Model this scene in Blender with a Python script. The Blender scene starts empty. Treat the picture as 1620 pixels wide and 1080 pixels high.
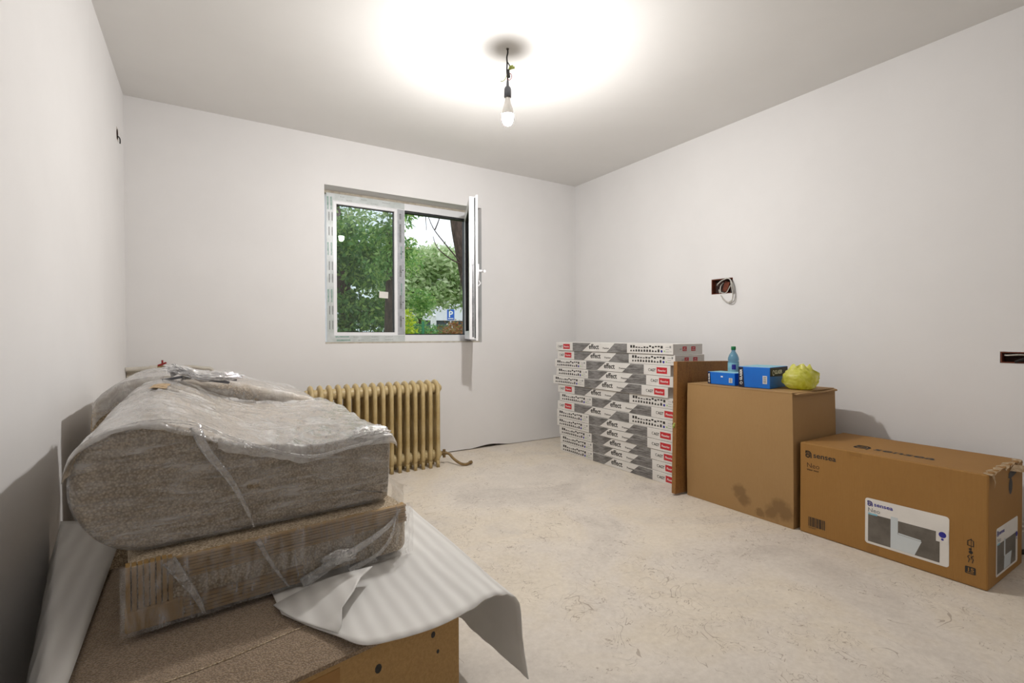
import bpy, math, random
from mathutils import Vector, Matrix, noise
R = math.radians
S = bpy.context.scene
COL = S.collection
# ------------------------------------------------------------------ camera
cam_d = bpy.data.cameras.new('camera'); cam = bpy.data.objects.new('camera', cam_d); COL.objects.link(cam)
yaw, pitch, roll = R(32.054), R(0.682), R(0.15)
fw0 = Vector((math.sin(yaw), math.cos(yaw), 0)); rt0 = Vector((math.cos(yaw), -math.sin(yaw), 0)); up0 = Vector((0, 0, 1))
fw = fw0*math.cos(pitch) - up0*math.sin(pitch); up1 = up0*math.cos(pitch) + fw0*math.sin(pitch)
rt = rt0*math.cos(roll) - up1*math.sin(roll); up = up1*math.cos(roll) + rt0*math.sin(roll)
mw = Matrix((rt, up, -fw)).transposed().to_4x4(); mw.translation = (0, 0, 1.045)
cam.matrix_world = mw
cam_d.sensor_width = 36; cam_d.lens = 17.266; cam_d.clip_start = .02
S.camera = cam
# ------------------------------------------------------------------ world (overcast daylight) and exposure
w = bpy.data.worlds.new('world'); S.world = w; w.use_nodes = True
bgn = w.node_tree.nodes['Background']; bgn.inputs[0].default_value = (.86, .93, 1.0, 1); bgn.inputs[1].default_value = 1.5
S.view_settings.view_transform = 'Standard'; S.view_settings.look = 'None'
S.view_settings.exposure = 0.0; S.view_settings.gamma = 1.0; S.view_settings.use_curve_mapping = False
BULB = 1930.0            # radiance of the bare bulb, the room's only lamp
XL, XR, YB, YF, H = -.43, 3.30, 4.0185, -.62, 2.6

# ------------------------------------------------------------------ materials
def lin(c): return tuple((v/12.92 if v <= .04045 else ((v+.055)/1.055)**2.4) for v in c)
def srgb(r, g, b): return lin((r/255, g/255, b/255)) + (1,)
MATS = {}
class NT:
    def __init__(s, name):
        s.m = bpy.data.materials.new(name); s.m.use_nodes = True; s.t = s.m.node_tree; s.t.nodes.clear()
        s.out = s.n('ShaderNodeOutputMaterial'); MATS[name] = s.m
    def n(s, typ, **kw):
        nd = s.t.nodes.new(typ)
        for k, v in kw.items():
            if k == 'i':
                for a, b in v.items(): nd.inputs[a].default_value = b
            else: setattr(nd, k, v)
        return nd
    def l(s, a, b): s.t.links.new(a, b)
    def coord(s, scale=(1, 1, 1), rot=(0, 0, 0)):
        tc = s.n('ShaderNodeTexCoord'); mp = s.n('ShaderNodeMapping'); s.l(tc.outputs['Object'], mp.inputs[0])
        mp.inputs['Scale'].default_value = scale; mp.inputs['Rotation'].default_value = rot
        return mp.outputs[0]
    def noise(s, scale, detail=4, rough=.6, vec=None, dist=0):
        nd = s.n('ShaderNodeTexNoise', i={'Scale': scale, 'Detail': detail, 'Roughness': rough, 'Distortion': dist})
        if vec: s.l(vec, nd.inputs['Vector'])
        return nd.outputs['Fac']
    def ramp(s, fac, stops):
        r = s.n('ShaderNodeValToRGB'); e = r.color_ramp.elements
        while len(e) < len(stops): e.new(.5)
        for k, (p, c) in enumerate(stops):
            e[k].position = p; e[k].color = c if len(c) == 4 else tuple(c)+(1,)
        s.l(fac, r.inputs[0]); return r.outputs[0]
    def mix(s, fac, a, b, mode='MIX'):
        m = s.n('ShaderNodeMix', data_type='RGBA', blend_type=mode)
        for v, k in ((fac, 0), (a, 6), (b, 7)):
            if isinstance(v, (int, float)): m.inputs[k].default_value = v
            elif isinstance(v, tuple): m.inputs[k].default_value = v
            else: s.l(v, m.inputs[k])
        return m.outputs[2]
    def math(s, op, a, b=None, c=None):
        m = s.n('ShaderNodeMath', operation=op)
        for k, v in enumerate((a, b, c)):
            if v is None: continue
            if isinstance(v, (int, float)): m.inputs[k].default_value = v
            else: s.l(v, m.inputs[k])
        return m.outputs[0]
    def bump(s, h, strength=.3, dist=.002):
        b = s.n('ShaderNodeBump', i={'Strength': strength, 'Distance': dist}); s.l(h, b.inputs['Height']); return b.outputs[0]
    def bsdf(s, color, rough=.6, normal=None, **kw):
        p = s.n('ShaderNodeBsdfPrincipled')
        for k, v in (('Base Color', color), ('Roughness', rough)):
            if isinstance(v, (int, float, tuple)): p.inputs[k].default_value = v
            else: s.l(v, p.inputs[k])
        if normal is not None: s.l(normal, p.inputs['Normal'])
        for k, v in kw.items(): p.inputs[k.replace('_', ' ')].default_value = v
        return p.outputs[0]
    def done(s, sh): s.l(sh, s.out.inputs[0]); return s.m
def simple(name, c, rough=.6, c2=None, sc=12, bump=0, bsc=60, bd=.002, **kw):
    t = NT(name); col = c
    if c2: col = t.mix(t.ramp(t.noise(sc, vec=t.coord()), [(.35, (0, 0, 0)), (.65, (1, 1, 1))]), c, c2)
    nrm = t.bump(t.noise(bsc, vec=t.coord()), bump, bd) if bump else None
    return t.done(t.bsdf(col, rough, nrm, **kw))

def build_materials():
    simple('wall_paint', (.775, .76, .752, 1), .85, (.752, .737, .729, 1), 2.2, .12, 90, .001)
    simple('ceiling_paint', (.775, .76, .74, 1), .9, (.75, .735, .715, 1), 1.6, .1, 60, .001)
    simple('raw_plaster', srgb(196, 188, 172), .95, srgb(170, 160, 144), 25, .5, 80, .004)
    simple('void_dark', srgb(58, 52, 46), .95, srgb(90, 80, 68), 30, .5, 60, .004)
    # floor: rough cement screed, stained and scratched
    t = NT('screed'); v = t.coord()
    n1 = t.noise(1.3, 5, .6, v, .6)
    base = t.ramp(n1, [(.32, srgb(184, 176, 168)), (.46, srgb(215, 206, 195)), (.58, srgb(221, 208, 186)), (.7, srgb(199, 191, 181))])
    n2 = t.noise(6, 6, .7, v, .4)
    base = t.mix(.35, base, t.ramp(n2, [(.3, srgb(194, 184, 172)), (.7, srgb(236, 228, 218))]))
    n3 = t.noise(45, 5, .7, v)
    base = t.mix(.25, base, t.ramp(n3, [(.3, srgb(176, 164, 148)), (.7, srgb(238, 230, 218))]))
    marks = None
    for sc, ds, wd, msk, off in ((3.2, 2.2, .0035, 1.3, 0), (6, 3.2, .006, 1.7, 5), (11, 2.6, .009, 2.1, 9)):
        mp = t.n('ShaderNodeMapping'); mp.inputs['Location'].default_value = (off, off*1.7, off); t.l(v, mp.inputs[0]); vv = mp.outputs[0]
        ns = t.noise(sc, 2, .5, vv, ds)
        line = t.math('LESS_THAN', t.math('ABSOLUTE', t.math('SUBTRACT', ns, .5)), wd)
        m = t.math('MULTIPLY', line, t.math('GREATER_THAN', t.noise(msk*3.5, 3, .6, vv), .52))
        m = t.math('MULTIPLY', m, t.math('GREATER_THAN', t.noise(msk, 1, .5, vv), .49))
        marks = m if marks is None else t.math('MAXIMUM', marks, m)
    base = t.mix(t.math('MULTIPLY', marks, .45), base, srgb(116, 92, 66))
    nb = t.math('SUBTRACT', t.math('ADD', n2, t.math('MULTIPLY', n3, .5)), t.math('MULTIPLY', marks, .4))
    t.done(t.bsdf(base, t.ramp(n2, [(.2, (.5, .5, .5)), (.8, (.8, .8, .8))]), t.bump(nb, .35, .004)))
    # cardboard: fibres and faint flutes
    def card(name, c, c2, stains=()):
        t = NT(name); v = t.coord()
        col = t.mix(t.noise(4, 5, .6, v), c, c2)
        fib = t.noise(140, 3, .6, t.coord((1, 1, .25)))
        col = t.mix(.22, col, t.ramp(fib, [(.3, c2), (.7, c)]))
        km = None
        for (p, r) in stains:
            sub = t.n('ShaderNodeVectorMath', operation='DISTANCE'); t.l(v, sub.inputs[0]); sub.inputs[1].default_value = p
            d = t.math('ADD', sub.outputs['Value'], t.math('MULTIPLY', t.math('SUBTRACT', t.noise(22, 4, .6, v), .5), .07))
            k = t.ramp(d, [(r*.55, (1, 1, 1)), (r*1.12, (0, 0, 0))])
            km = k if km is None else t.math('MAXIMUM', km, k)
        if km: col = t.mix(t.math('MULTIPLY', km, .5), col, srgb(84, 58, 28))
        wv = t.n('ShaderNodeTexWave', bands_direction='Y', i={'Scale': 70, 'Distortion': .3}); t.l(v, wv.inputs[0])
        h = t.math('ADD', t.math('MULTIPLY', wv.outputs['Fac'], .25), t.noise(9, 3, .5, v))
        t.done(t.bsdf(col, .72, t.bump(h, .22, .006)))
    card('cardboard', srgb(168, 134, 88), srgb(156, 120, 74), [((-.23, -.028, .125), .05), ((-.23, -.055, .085), .045), ((-.23, -.225, .06), .05), ((-.23, -.265, .1), .05), ((-.23, -.30, .08), .055), ((-.23, -.155, .035), .03)])
    card('cardboard_warm', srgb(160, 118, 60), srgb(148, 105, 48))
    card('cardboard_strip', srgb(182, 148, 92), srgb(150, 116, 64))
    simple('cardboard_torn', srgb(190, 168, 138), .9, srgb(160, 132, 96), 60, .6, 120)
    simple('packing_tape', srgb(140, 98, 44), .3, srgb(150, 108, 52), 20)
    simple('ink_black', (.012, .011, .010, 1), .6, (.03, .025, .02, 1), 60)
    simple('ink_brown', srgb(70, 46, 24), .7, srgb(52, 34, 18), 40)
    simple('ink_grey', srgb(110, 112, 112), .6, srgb(140, 142, 142), 60)
    simple('ink_teal', srgb(70, 132, 112), .6, srgb(96, 150, 132), 60)
    simple('ink_blue', srgb(38, 36, 140), .55, srgb(48, 46, 150), 60)
    simple('ink_lightblue', srgb(120, 180, 200), .6, srgb(140, 190, 205), 60)
    simple('ink_green', srgb(150, 190, 110), .6, srgb(160, 196, 124), 60)
    simple('ink_red', srgb(196, 40, 48), .5, srgb(186, 34, 44), 40)
    simple('ink_white', srgb(236, 234, 230), .55, srgb(228, 226, 222), 40)
    simple('label_white', srgb(228, 224, 218), .5, srgb(222, 218, 212), 10)
    simple('carton_white', srgb(222, 219, 214), .5, srgb(214, 210, 205), 8, .15, 30)
    simple('carton_side', srgb(196, 188, 176), .6, srgb(188, 180, 168), 8, .15, 30)
    # grey wood print on the flooring cartons
    t = NT('wood_print'); v = t.coord((3, 1.1, 9))
    g = t.noise(5, 7, .7, v, 1.2); g2 = t.noise(22, 4, .6, t.coord((3, .7, 14)), .5)
    col = t.ramp(t.math('ADD', t.math('MULTIPLY', g, .6), t.math('MULTIPLY', g2, .4)), [(.36, srgb(66, 62, 60)), (.48, srgb(112, 109, 107)), (.55, srgb(142, 140, 138)), (.66, srgb(84, 81, 79))])
    t.done(t.bsdf(col, .5))
    # concrete photo print on the big carton's label
    simple('photo_concrete', srgb(110, 104, 96), .5, srgb(92, 86, 78), 14)
    simple('photo_white', srgb(206, 212, 214), .5, srgb(198, 206, 210), 5)
    # chipboard / brown panel
    t = NT('brown_panel'); v = t.coord((5, 5, 1.2))
    g = t.noise(6, 6, .65, v, 1.5); g2 = t.noise(160, 3, .6, t.coord())
    t.done(t.bsdf(t.mix(.35, t.ramp(g, [(.3, srgb(112, 72, 30)), (.5, srgb(150, 104, 52)), (.7, srgb(132, 88, 40))]), t.ramp(g2, [(.3, srgb(98, 64, 26)), (.7, srgb(166, 120, 64))])), .65, t.bump(g2, .3, .002)))
    t = NT('chipboard'); v = t.coord()
    vo = t.n('ShaderNodeTexVoronoi', i={'Scale': 190}); t.l(v, vo.inputs['Vector'])
    c = t.mix(.3, srgb(168, 132, 80), t.ramp(t.noise(140, 4, .7, v), [(.3, srgb(120, 86, 44)), (.7, srgb(196, 162, 108))]))
    t.done(t.bsdf(c, .7, t.bump(vo.outputs['Distance'], .3, .002)))
    # sofa fabric: nubby boucle
    def fabric(name, c, c2, sc):
        t = NT(name); v = t.coord()
        mp = t.n('ShaderNodeMapping'); mp.inputs['Rotation'].default_value = (.2, .3, .5); t.l(v, mp.inputs[0])
        vo = t.n('ShaderNodeTexVoronoi', i={'Scale': sc, 'Randomness': .9}); t.l(mp.outputs[0], vo.inputs['Vector'])
        k = t.math('ADD', t.math('MULTIPLY', vo.outputs['Distance'], .8), t.math('MULTIPLY', t.noise(60, 3, .6, v), .5))
        col = t.ramp(k, [(.38, c), (.8, c2)])
        t.done(t.bsdf(col, .95, t.bump(t.math('MULTIPLY', k, -1.0), .8, .004), Sheen_Weight=.25))
    fabric('sofa_fabric', srgb(222, 204, 176), srgb(158, 138, 110), 190)
    fabric('sofa_fabric_dark', srgb(162, 140, 114), srgb(124, 104, 82), 260)
    # clear film; hz = how milky, streaks along an axis
    def film(name, hz, amp, scale, stretch, rough=.14, tint=(.93, .92, .91, 1)):
        t = NT(name); v = t.coord(stretch[0], stretch[1])
        k = t.noise(scale, 5, .6, v, .8)
        fine = t.noise(scale*4, 3, .6, v, .4)
        a = t.math('ADD', t.math('MULTIPLY', t.ramp(k, [(.42, (0, 0, 0)), (.72, (1, 1, 1))]), amp), hz)
        a = t.math('ADD', a, t.math('MULTIPLY', t.ramp(fine, [(.55, (0, 0, 0)), (.75, (1, 1, 1))]), amp*.5))
        nb = t.bump(t.math('ADD', k, t.math('MULTIPLY', fine, .35)), .9, .012)
        pl = t.bsdf(tint, .5, nb)
        gl = t.n('ShaderNodeBsdfGlossy', i={'Color': (1, 1, 1, 1), 'Roughness': rough}); t.l(nb, gl.inputs['Normal'])
        tr = t.n('ShaderNodeBsdfTransparent')
        m1 = t.n('ShaderNodeMixShader'); t.l(a, m1.inputs[0]); t.l(tr.outputs[0], m1.inputs[1]); t.l(pl, m1.inputs[2])
        fr = t.n('ShaderNodeFresnel', i={'IOR': 1.45}); t.l(nb, fr.inputs['Normal'])
        m2 = t.n('ShaderNodeMixShader'); t.l(fr.outputs[0], m2.inputs[0]); t.l(m1.outputs[0], m2.inputs[1]); t.l(gl.outputs[0], m2.inputs[2])
        t.done(m2.outputs[0])
    film('film_sheet', .26, .34, 11, ((1, .4, 1), (0, 0, .5)), .10)
    film('film_stretch', .10, .28, 10, ((1, 1, 5), (0, .35, 0)), .16)
    film('film_stretch_vertical', .07, .26, 12, ((5, 1, 1), (0, .2, 0)), .16)
    film('film_rope', .10, .30, 26, ((1, 1, 1), (0, 0, 0)), .1)
    film('film_flap', .22, .25, 10, ((1, 1, 1), (0, 0, 0)), .1)
    film('film_bag', .30, .35, 22, ((1, 1, 1), (0, 0, 0)), .08, (.78, .80, .84, 1))
    # white corrugated foam sheet
    t = NT('foam_sheet'); v = t.coord()
    wv = t.n('ShaderNodeTexWave', bands_direction='X', i={'Scale': 8, 'Distortion': 1.2, 'Detail': 2}); t.l(v, wv.inputs[0])
    col = t.mix(wv.outputs['Fac'], srgb(228, 225, 221), srgb(244, 242, 238))
    pb = t.bsdf(col, .6, t.bump(wv.outputs['Fac'], .12, .004))
    tl = t.n('ShaderNodeBsdfTranslucent', i={'Color': (.9, .9, .88, 1)})
    ms = t.n('ShaderNodeMixShader', i={0: .25}); t.l(pb, ms.inputs[1]); t.l(tl.outputs[0], ms.inputs[2]); t.done(ms.outputs[0])
    simple('radiator_paint', srgb(204, 184, 138), .42, srgb(178, 154, 104), 9, .2, 60)
    simple('brass_old', srgb(150, 126, 84), .5, srgb(120, 96, 60), 30, .3, 60, Metallic=.3)
    simple('pipe_paint', srgb(206, 200, 188), .5, srgb(190, 182, 168), 12)
    simple('valve_red', srgb(150, 40, 34), .5, srgb(130, 30, 28), 30)
    simple('upvc_white', srgb(238, 238, 240), .28, srgb(232, 232, 234), 6)
    simple('gasket_black', srgb(28, 29, 32), .55, srgb(36, 37, 40), 40)
    simple('metal_grey', srgb(150, 150, 152), .35, srgb(120, 120, 124), 60, Metallic=.8)
    t = NT('film_tape'); v = t.coord()
    t.done(t.bsdf(t.mix(t.ramp(t.noise(9, 4, .6, v), [(.4, (0, 0, 0)), (.6, (1, 1, 1))]), srgb(206, 210, 210), srgb(188, 194, 192)), .35, t.bump(t.noise(26, 3, .6, v), .25, .003)))
    simple('film_tape_grey', srgb(176, 178, 182), .4, srgb(158, 160, 166), 30)
    t = NT('window_glass'); tr = t.n('ShaderNodeBsdfTransparent', i={0: (.80, .84, .84, 1)}); gl = t.n('ShaderNodeBsdfGlossy', i={'Roughness': 0.0})
    fr = t.n('ShaderNodeFresnel', i={'IOR': 1.6}); m = t.n('ShaderNodeMixShader'); t.l(fr.outputs[0], m.inputs[0]); t.l(tr.outputs[0], m.inputs[1]); t.l(gl.outputs[0], m.inputs[2]); t.done(m.outputs[0])
    simple('socket_grey', srgb(96, 98, 104), .45, srgb(84, 86, 92), 40)
    simple('wire_black', srgb(22, 21, 20), .5, srgb(30, 28, 26), 60)
    simple('wire_white', srgb(206, 202, 194), .5, srgb(170, 166, 158), 60)
    simple('wire_red', srgb(150, 60, 70), .5, srgb(140, 50, 60), 60)
    simple('terminal_green', srgb(176, 186, 96), .5, srgb(150, 164, 80), 90)
    t = NT('bulb_glow'); e = t.n('ShaderNodeEmission', i={0: (1.0, .98, .958, 1), 1: BULB}); t.done(e.outputs[0])
    simple('bulb_collar', srgb(232, 228, 222), .4, srgb(226, 222, 216), 40)
    simple('box_recess', srgb(122, 62, 38), .8, srgb(90, 42, 26), 40, .5, 90)
    simple('box_dark', srgb(40, 26, 22), .85, srgb(60, 34, 26), 60, .4, 90)
    simple('blue_card', srgb(12, 110, 206), .42, srgb(14, 102, 198), 9)
    simple('navy_card', srgb(16, 20, 44), .45, srgb(20, 24, 50), 20)
    simple('cap_green', srgb(22, 120, 70), .4, srgb(18, 110, 62), 40)
    t = NT('bottle_blue'); 
    pb = t.bsdf(srgb(96, 150, 178), .12, t.bump(t.noise(40, 2, .5, t.coord()), .2, .003)); tr = t.n('ShaderNodeBsdfTransparent', i={0: (.62, .80, .88, 1)})
    m = t.n('ShaderNodeMixShader', i={0: .5}); t.l(tr.outputs[0], m.inputs[1]); t.l(pb, m.inputs[2]); t.done(m.outputs[0])
    t = NT('bag_yellow'); v = t.coord()
    k = t.noise(14, 5, .6, v, 1.2)
    col = t.ramp(k, [(.35, srgb(222, 222, 84)), (.55, srgb(244, 242, 136)), (.7, srgb(250, 248, 196))])
    nb = t.bump(k, .7, .012)
    pb = t.bsdf(col, .22, nb); tl = t.n('ShaderNodeBsdfTranslucent'); t.l(col, tl.inputs[0])
    m = t.n('ShaderNodeMixShader', i={0: .5}); t.l(pb, m.inputs[1]); t.l(tl.outputs[0], m.inputs[2]); t.done(m.outputs[0])
    # outdoors
    def leaf(name, c1, c2, c3):
        t = NT(name); g = t.n('ShaderNodeNewGeometry')
        col = t.ramp(g.outputs['Random Per Island'], [(.0, c1), (.55, c2), (1, c3)])
        pb = t.bsdf(col, .5); tl = t.n('ShaderNodeBsdfTranslucent'); t.l(col, tl.inputs[0])
        m = t.n('ShaderNodeMixShader', i={0: .4}); t.l(pb, m.inputs[1]); t.l(tl.outputs[0], m.inputs[2]); t.done(m.outputs[0])
    leaf('leaf_dark', srgb(74, 108, 62), srgb(116, 158, 88), srgb(180, 204, 112))
    leaf('leaf_pale', srgb(142, 170, 112), srgb(196, 214, 160), srgb(234, 240, 206))
    leaf('leaf_mid', srgb(96, 140, 74), srgb(140, 180, 100), srgb(192, 212, 130))
    leaf('leaf_yellow', srgb(168, 190, 50), srgb(206, 216, 66), srgb(110, 156, 50))
    leaf('leaf_rust', srgb(150, 96, 66), srgb(188, 140, 96), srgb(116, 132, 66))
    t = NT('bark'); v = t.coord((8, 8, 1.6)); k = t.noise(5, 7, .7, v, .8)
    t.done(t.bsdf(t.ramp(k, [(.3, srgb(54, 44, 40)), (.55, srgb(98, 80, 70)), (.75, srgb(134, 112, 98))]), .9, t.bump(k, .9, .03)))
    simple('grass', srgb(96, 120, 66), .9, srgb(120, 132, 80), 3, .5, 20, .02)
    simple('fence_green', srgb(40, 120, 78), .5, srgb(48, 130, 86), 6)
    simple('house_white', srgb(226, 226, 230), .8, srgb(214, 214, 220), 1)
    simple('house_dark', srgb(92, 96, 104), .7, srgb(80, 84, 92), 2)
    simple('roof_tile', srgb(150, 104, 84), .8, srgb(134, 90, 72), 3)
    simple('post_white', srgb(228, 228, 226), .6, srgb(216, 216, 214), 4)
    simple('sign_blue', srgb(40, 96, 190), .4, srgb(36, 90, 184), 4)
build_materials()
M = MATS

# ------------------------------------------------------------------ mesh helpers
def winv(p):
    m = Matrix.Identity(4); ch = []
    while p is not None: ch.append(p); p = p.parent
    for o in reversed(ch): m = m @ o.matrix_basis
    return m.inverted()
class MB:
    def __init__(s): s.v = []; s.f = []; s.mi = []
    def quad(s, a, b, c, d, mi=0):
        k = len(s.v); s.v += [Vector(a), Vector(b), Vector(c), Vector(d)]; s.f.append((k, k+1, k+2, k+3)); s.mi.append(mi); return s
    def poly(s, pts, mi=0):
        k = len(s.v); s.v += [Vector(p) for p in pts]; s.f.append(tuple(range(k, k+len(pts)))); s.mi.append(mi); return s
    def box(s, x0, x1, y0, y1, z0, z1, mi=0, mat=None):
        k = len(s.v)
        c = [Vector((x, y, z)) for z in (z0, z1) for (x, y) in ((x0, y0), (x1, y0), (x1, y1), (x0, y1))]
        if mat: c = [mat @ p for p in c]
        s.v += c
        for q in ((3, 2, 1, 0), (4, 5, 6, 7), (0, 1, 5, 4), (1, 2, 6, 5), (2, 3, 7, 6), (3, 0, 4, 7)):
            s.f.append(tuple(k+i for i in q)); s.mi.append(mi)
        return s
    def grid(s, rows, closed=False, mi=0):
        k = len(s.v); n = len(rows[0])
        for r in rows: s.v += [Vector(p) for p in r]
        for i in range(len(rows)-1):
            for j in range(n if closed else n-1):
                a = k+i*n+j; b = k+i*n+(j+1) % n
                s.f.append((a, b, b+n, a+n)); s.mi.append(mi)
        return s
    def cap(s, ring, flip=False, mi=0):
        k = len(s.v); c = sum((Vector(p) for p in ring), Vector())/len(ring); s.v += [Vector(p) for p in ring]+[c]; n = len(ring)
        for j in range(n):
            q = (k+j, k+(j+1) % n, k+n); s.f.append(q[::-1] if flip else q); s.mi.append(mi)
        return s
    def tube(s, pts, r, seg=8, closed=False, ry=None, side=None, caps=True, mi=0):
        pts = [Vector(p) for p in pts]; n = len(pts); rings = []
        prev = None
        for i, p in enumerate(pts):
            a = pts[i-1] if (i or closed) else p; b = pts[(i+1) % n] if (i < n-1 or closed) else p
            d = (b-a).normalized()
            if side is not None: sx = Vector(side)
            else:
                ref = prev if prev is not None else (Vector((0, 0, 1)) if abs(d.z) < .9 else Vector((1, 0, 0)))
                sx = (ref - d*ref.dot(d)); sx = sx.normalized() if sx.length > 1e-6 else d.orthogonal().normalized(); prev = sx
            sy = d.cross(sx).normalized(); rr = r[i] if isinstance(r, (list, tuple)) else r; r2 = (ry if ry > 0 else -ry*rr) if ry else rr
            rings.append([p + sx*rr*math.cos(2*math.pi*k/seg) + sy*r2*math.sin(2*math.pi*k/seg) for k in range(seg)])
        if closed: rings.append(rings[0])
        s.grid(rings, True, mi)
        if caps and not closed: s.cap(rings[0], True, mi); s.cap(rings[-1], False, mi)
        return s
    def lathe(s, prof, c=(0, 0, 0), seg=20, axis='z', mi=0):
        c = Vector(c); rows = []
        for (r, h) in prof:
            row = []
            for k in range(seg):
                a = 2*math.pi*k/seg; u, v_ = r*math.cos(a), r*math.sin(a)
                row.append(c + (Vector((u, v_, h)) if axis == 'z' else Vector((h, u, v_)) if axis == 'x' else Vector((v_, h, u))))
            rows.append(row)
        return s.grid(rows, True, mi)
    def extrude2d(s, pts, frame, t, mi=0):          # flat polygon in a frame, with thickness t along the frame's normal
        o, u, v_ = (Vector(q) for q in frame); n = u.cross(v_).normalized()
        a = [o+u*x+v_*y for x, y in pts]; b = [p+n*t for p in a]
        s.poly(b, mi); s.poly(a[::-1], mi)
        for i in range(len(a)): j = (i+1) % len(a); s.quad(a[i], a[j], b[j], b[i], mi)
        return s
    def build(s, name, mat, parent=None, smooth=False, weld=False, bevel=0, mesh=None):
        me = mesh
        if me is None:
            me = bpy.data.meshes.new(name); inv = winv(parent) if parent else Matrix.Identity(4)
            me.from_pydata([inv @ p for p in s.v], [], s.f)
            ms = mat if isinstance(mat, (list, tuple)) else [mat]
            for m in ms: me.materials.append(M[m])
            me.polygons.foreach_set('material_index', s.mi)
            if smooth: me.polygons.foreach_set('use_smooth', [True]*len(me.polygons))
            me.update()
        o = bpy.data.objects.new(name, me); COL.objects.link(o)
        if parent: o.parent = parent
        if weld:
            md = o.modifiers.new('weld', 'WELD'); md.merge_threshold = .0002
        if bevel:
            md = o.modifiers.new('bevel', 'BEVEL'); md.width = bevel; md.segments = 2; md.limit_method = 'ANGLE'
        return o
def tag(o, label=None, cat=None, group=None, kind=None):
    for k, v in (('label', label), ('category', cat), ('group', group), ('kind', kind)):
        if v: o[k] = v
    return o
def empty(name, loc, label=None, cat=None, group=None, kind=None, rz=0):
    o = bpy.data.objects.new(name, None); COL.objects.link(o); o.location = loc; o.rotation_euler = (0, 0, rz); o.empty_display_size = .1
    return tag(o, label, cat, group, kind)
TXT = {}
def text2d(s, size, bold=0.0):                       # triangulated 2-D glyph outlines from the built-in typeface
    key = (s, size, bold)
    if key not in TXT:
        cu = bpy.data.curves.new('t', 'FONT'); cu.body = s; cu.size = size; cu.offset = bold; cu.resolution_u = 3
        ob = bpy.data.objects.new('t', cu); COL.objects.link(ob)
        dg = bpy.context.evaluated_depsgraph_get(); me = ob.evaluated_get(dg).to_mesh()
        vs = [(v.co.x, v.co.y) for v in me.vertices]; fs = [tuple(p.vertices) for p in me.polygons]
        ob.evaluated_get(dg).to_mesh_clear(); bpy.data.objects.remove(ob); bpy.data.curves.remove(cu)
        TXT[key] = (vs, fs)
    return TXT[key]
def put_text(mb, s, size, frame, x, y, bold=0, sx=1.0, mi=0, center=False):
    o, u, v_ = (Vector(q) for q in frame); vs, fs = text2d(s, size, bold)
    if not vs: return mb
    w_ = max(p[0] for p in vs)*sx; k = len(mb.v)
    if center: x -= w_/2
    mb.v += [o+u*(x+a*sx)+v_*(y+b) for a, b in vs]
    for f in fs: mb.f.append(tuple(k+i for i in f)); mb.mi.append(mi)
    return mb
def put_rect(mb, frame, x0, y0, x1, y1, mi=0):
    o, u, v_ = (Vector(q) for q in frame)
    return mb.quad(o+u*x0+v_*y0, o+u*x1+v_*y0, o+u*x1+v_*y1, o+u*x0+v_*y1, mi)
def put_poly(mb, frame, pts, mi=0):
    o, u, v_ = (Vector(q) for q in frame); return mb.poly([o+u*x+v_*y for x, y in pts], mi)
def put_stroke(mb, frame, pts, wd, mi=0):
    for (a, b) in zip(pts[:-1], pts[1:]):
        a, b = Vector(a), Vector(b); d = (b-a).normalized(); n = Vector((-d.y, d.x))*wd/2; e = d*wd*.3
        put_poly(mb, frame, [tuple(a-e-n), tuple(b+e-n), tuple(b+e+n), tuple(a-e+n)], mi)
    return mb
def rrect(x0, y0, x1, y1, r, n=4):
    out = []
    for (cx, cy, a0) in ((x1-r, y0+r, -90), (x1-r, y1-r, 0), (x0+r, y1-r, 90), (x0+r, y0+r, 180)):
        for k in range(n+1): a = R(a0+90*k/n); out.append((cx+r*math.cos(a), cy+r*math.sin(a)))
    return out
def circ(cx, cy, r, n=16, ry=None): return [(cx+r*math.cos(2*math.pi*k/n), cy+(ry or r)*math.sin(2*math.pi*k/n)) for k in range(n)]
def smooth_path(pts, n=6):
    P = [Vector(p) for p in pts]; out = []
    for i in range(len(P)-1):
        p0, p1, p2, p3 = P[max(i-1, 0)], P[i], P[i+1], P[min(i+2, len(P)-1)]
        for k in range(n):
            t = k/n; out.append(.5*((2*p1)+(-p0+p2)*t+(2*p0-5*p1+4*p2-p3)*t*t+(-p0+3*p1-3*p2+p3)*t**3))
    return out+[P[-1]]
def wall(name, o, u, v_, U, V, holes, depth, mat):
    o, u, v_ = Vector(o), Vector(u), Vector(v_); n = u.cross(v_).normalized(); mb = MB()      # n = into the room
    us = sorted({0, U} | {h[0] for h in holes} | {h[1] for h in holes}); vs = sorted({0, V} | {h[2] for h in holes} | {h[3] for h in holes})
    P = lambda a, b, d=0: o+u*a+v_*b-n*d
    for i in range(len(us)-1):
        for j in range(len(vs)-1):
            a, b, c, d = us[i], us[i+1], vs[j], vs[j+1]
            if any(h[0] <= (a+b)/2 <= h[1] and h[2] <= (c+d)/2 <= h[3] for h in holes): continue
            mb.quad(P(a, c), P(b, c), P(b, d), P(a, d)); mb.quad(P(b, c, depth), P(a, c, depth), P(a, d, depth), P(b, d, depth))
    def rim(a, b, c, d):
        for (p, q) in (((a, c), (b, c)), ((b, c), (b, d)), ((b, d), (a, d)), ((a, d), (a, c))):
            mb.quad(P(*p), P(*p, depth), P(*q, depth), P(*q), 0)
    rim(0, U, 0, V)
    for h in holes: rim(*h)
    ob = mb.build(name, mat); return tag(ob, kind='structure')

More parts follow.
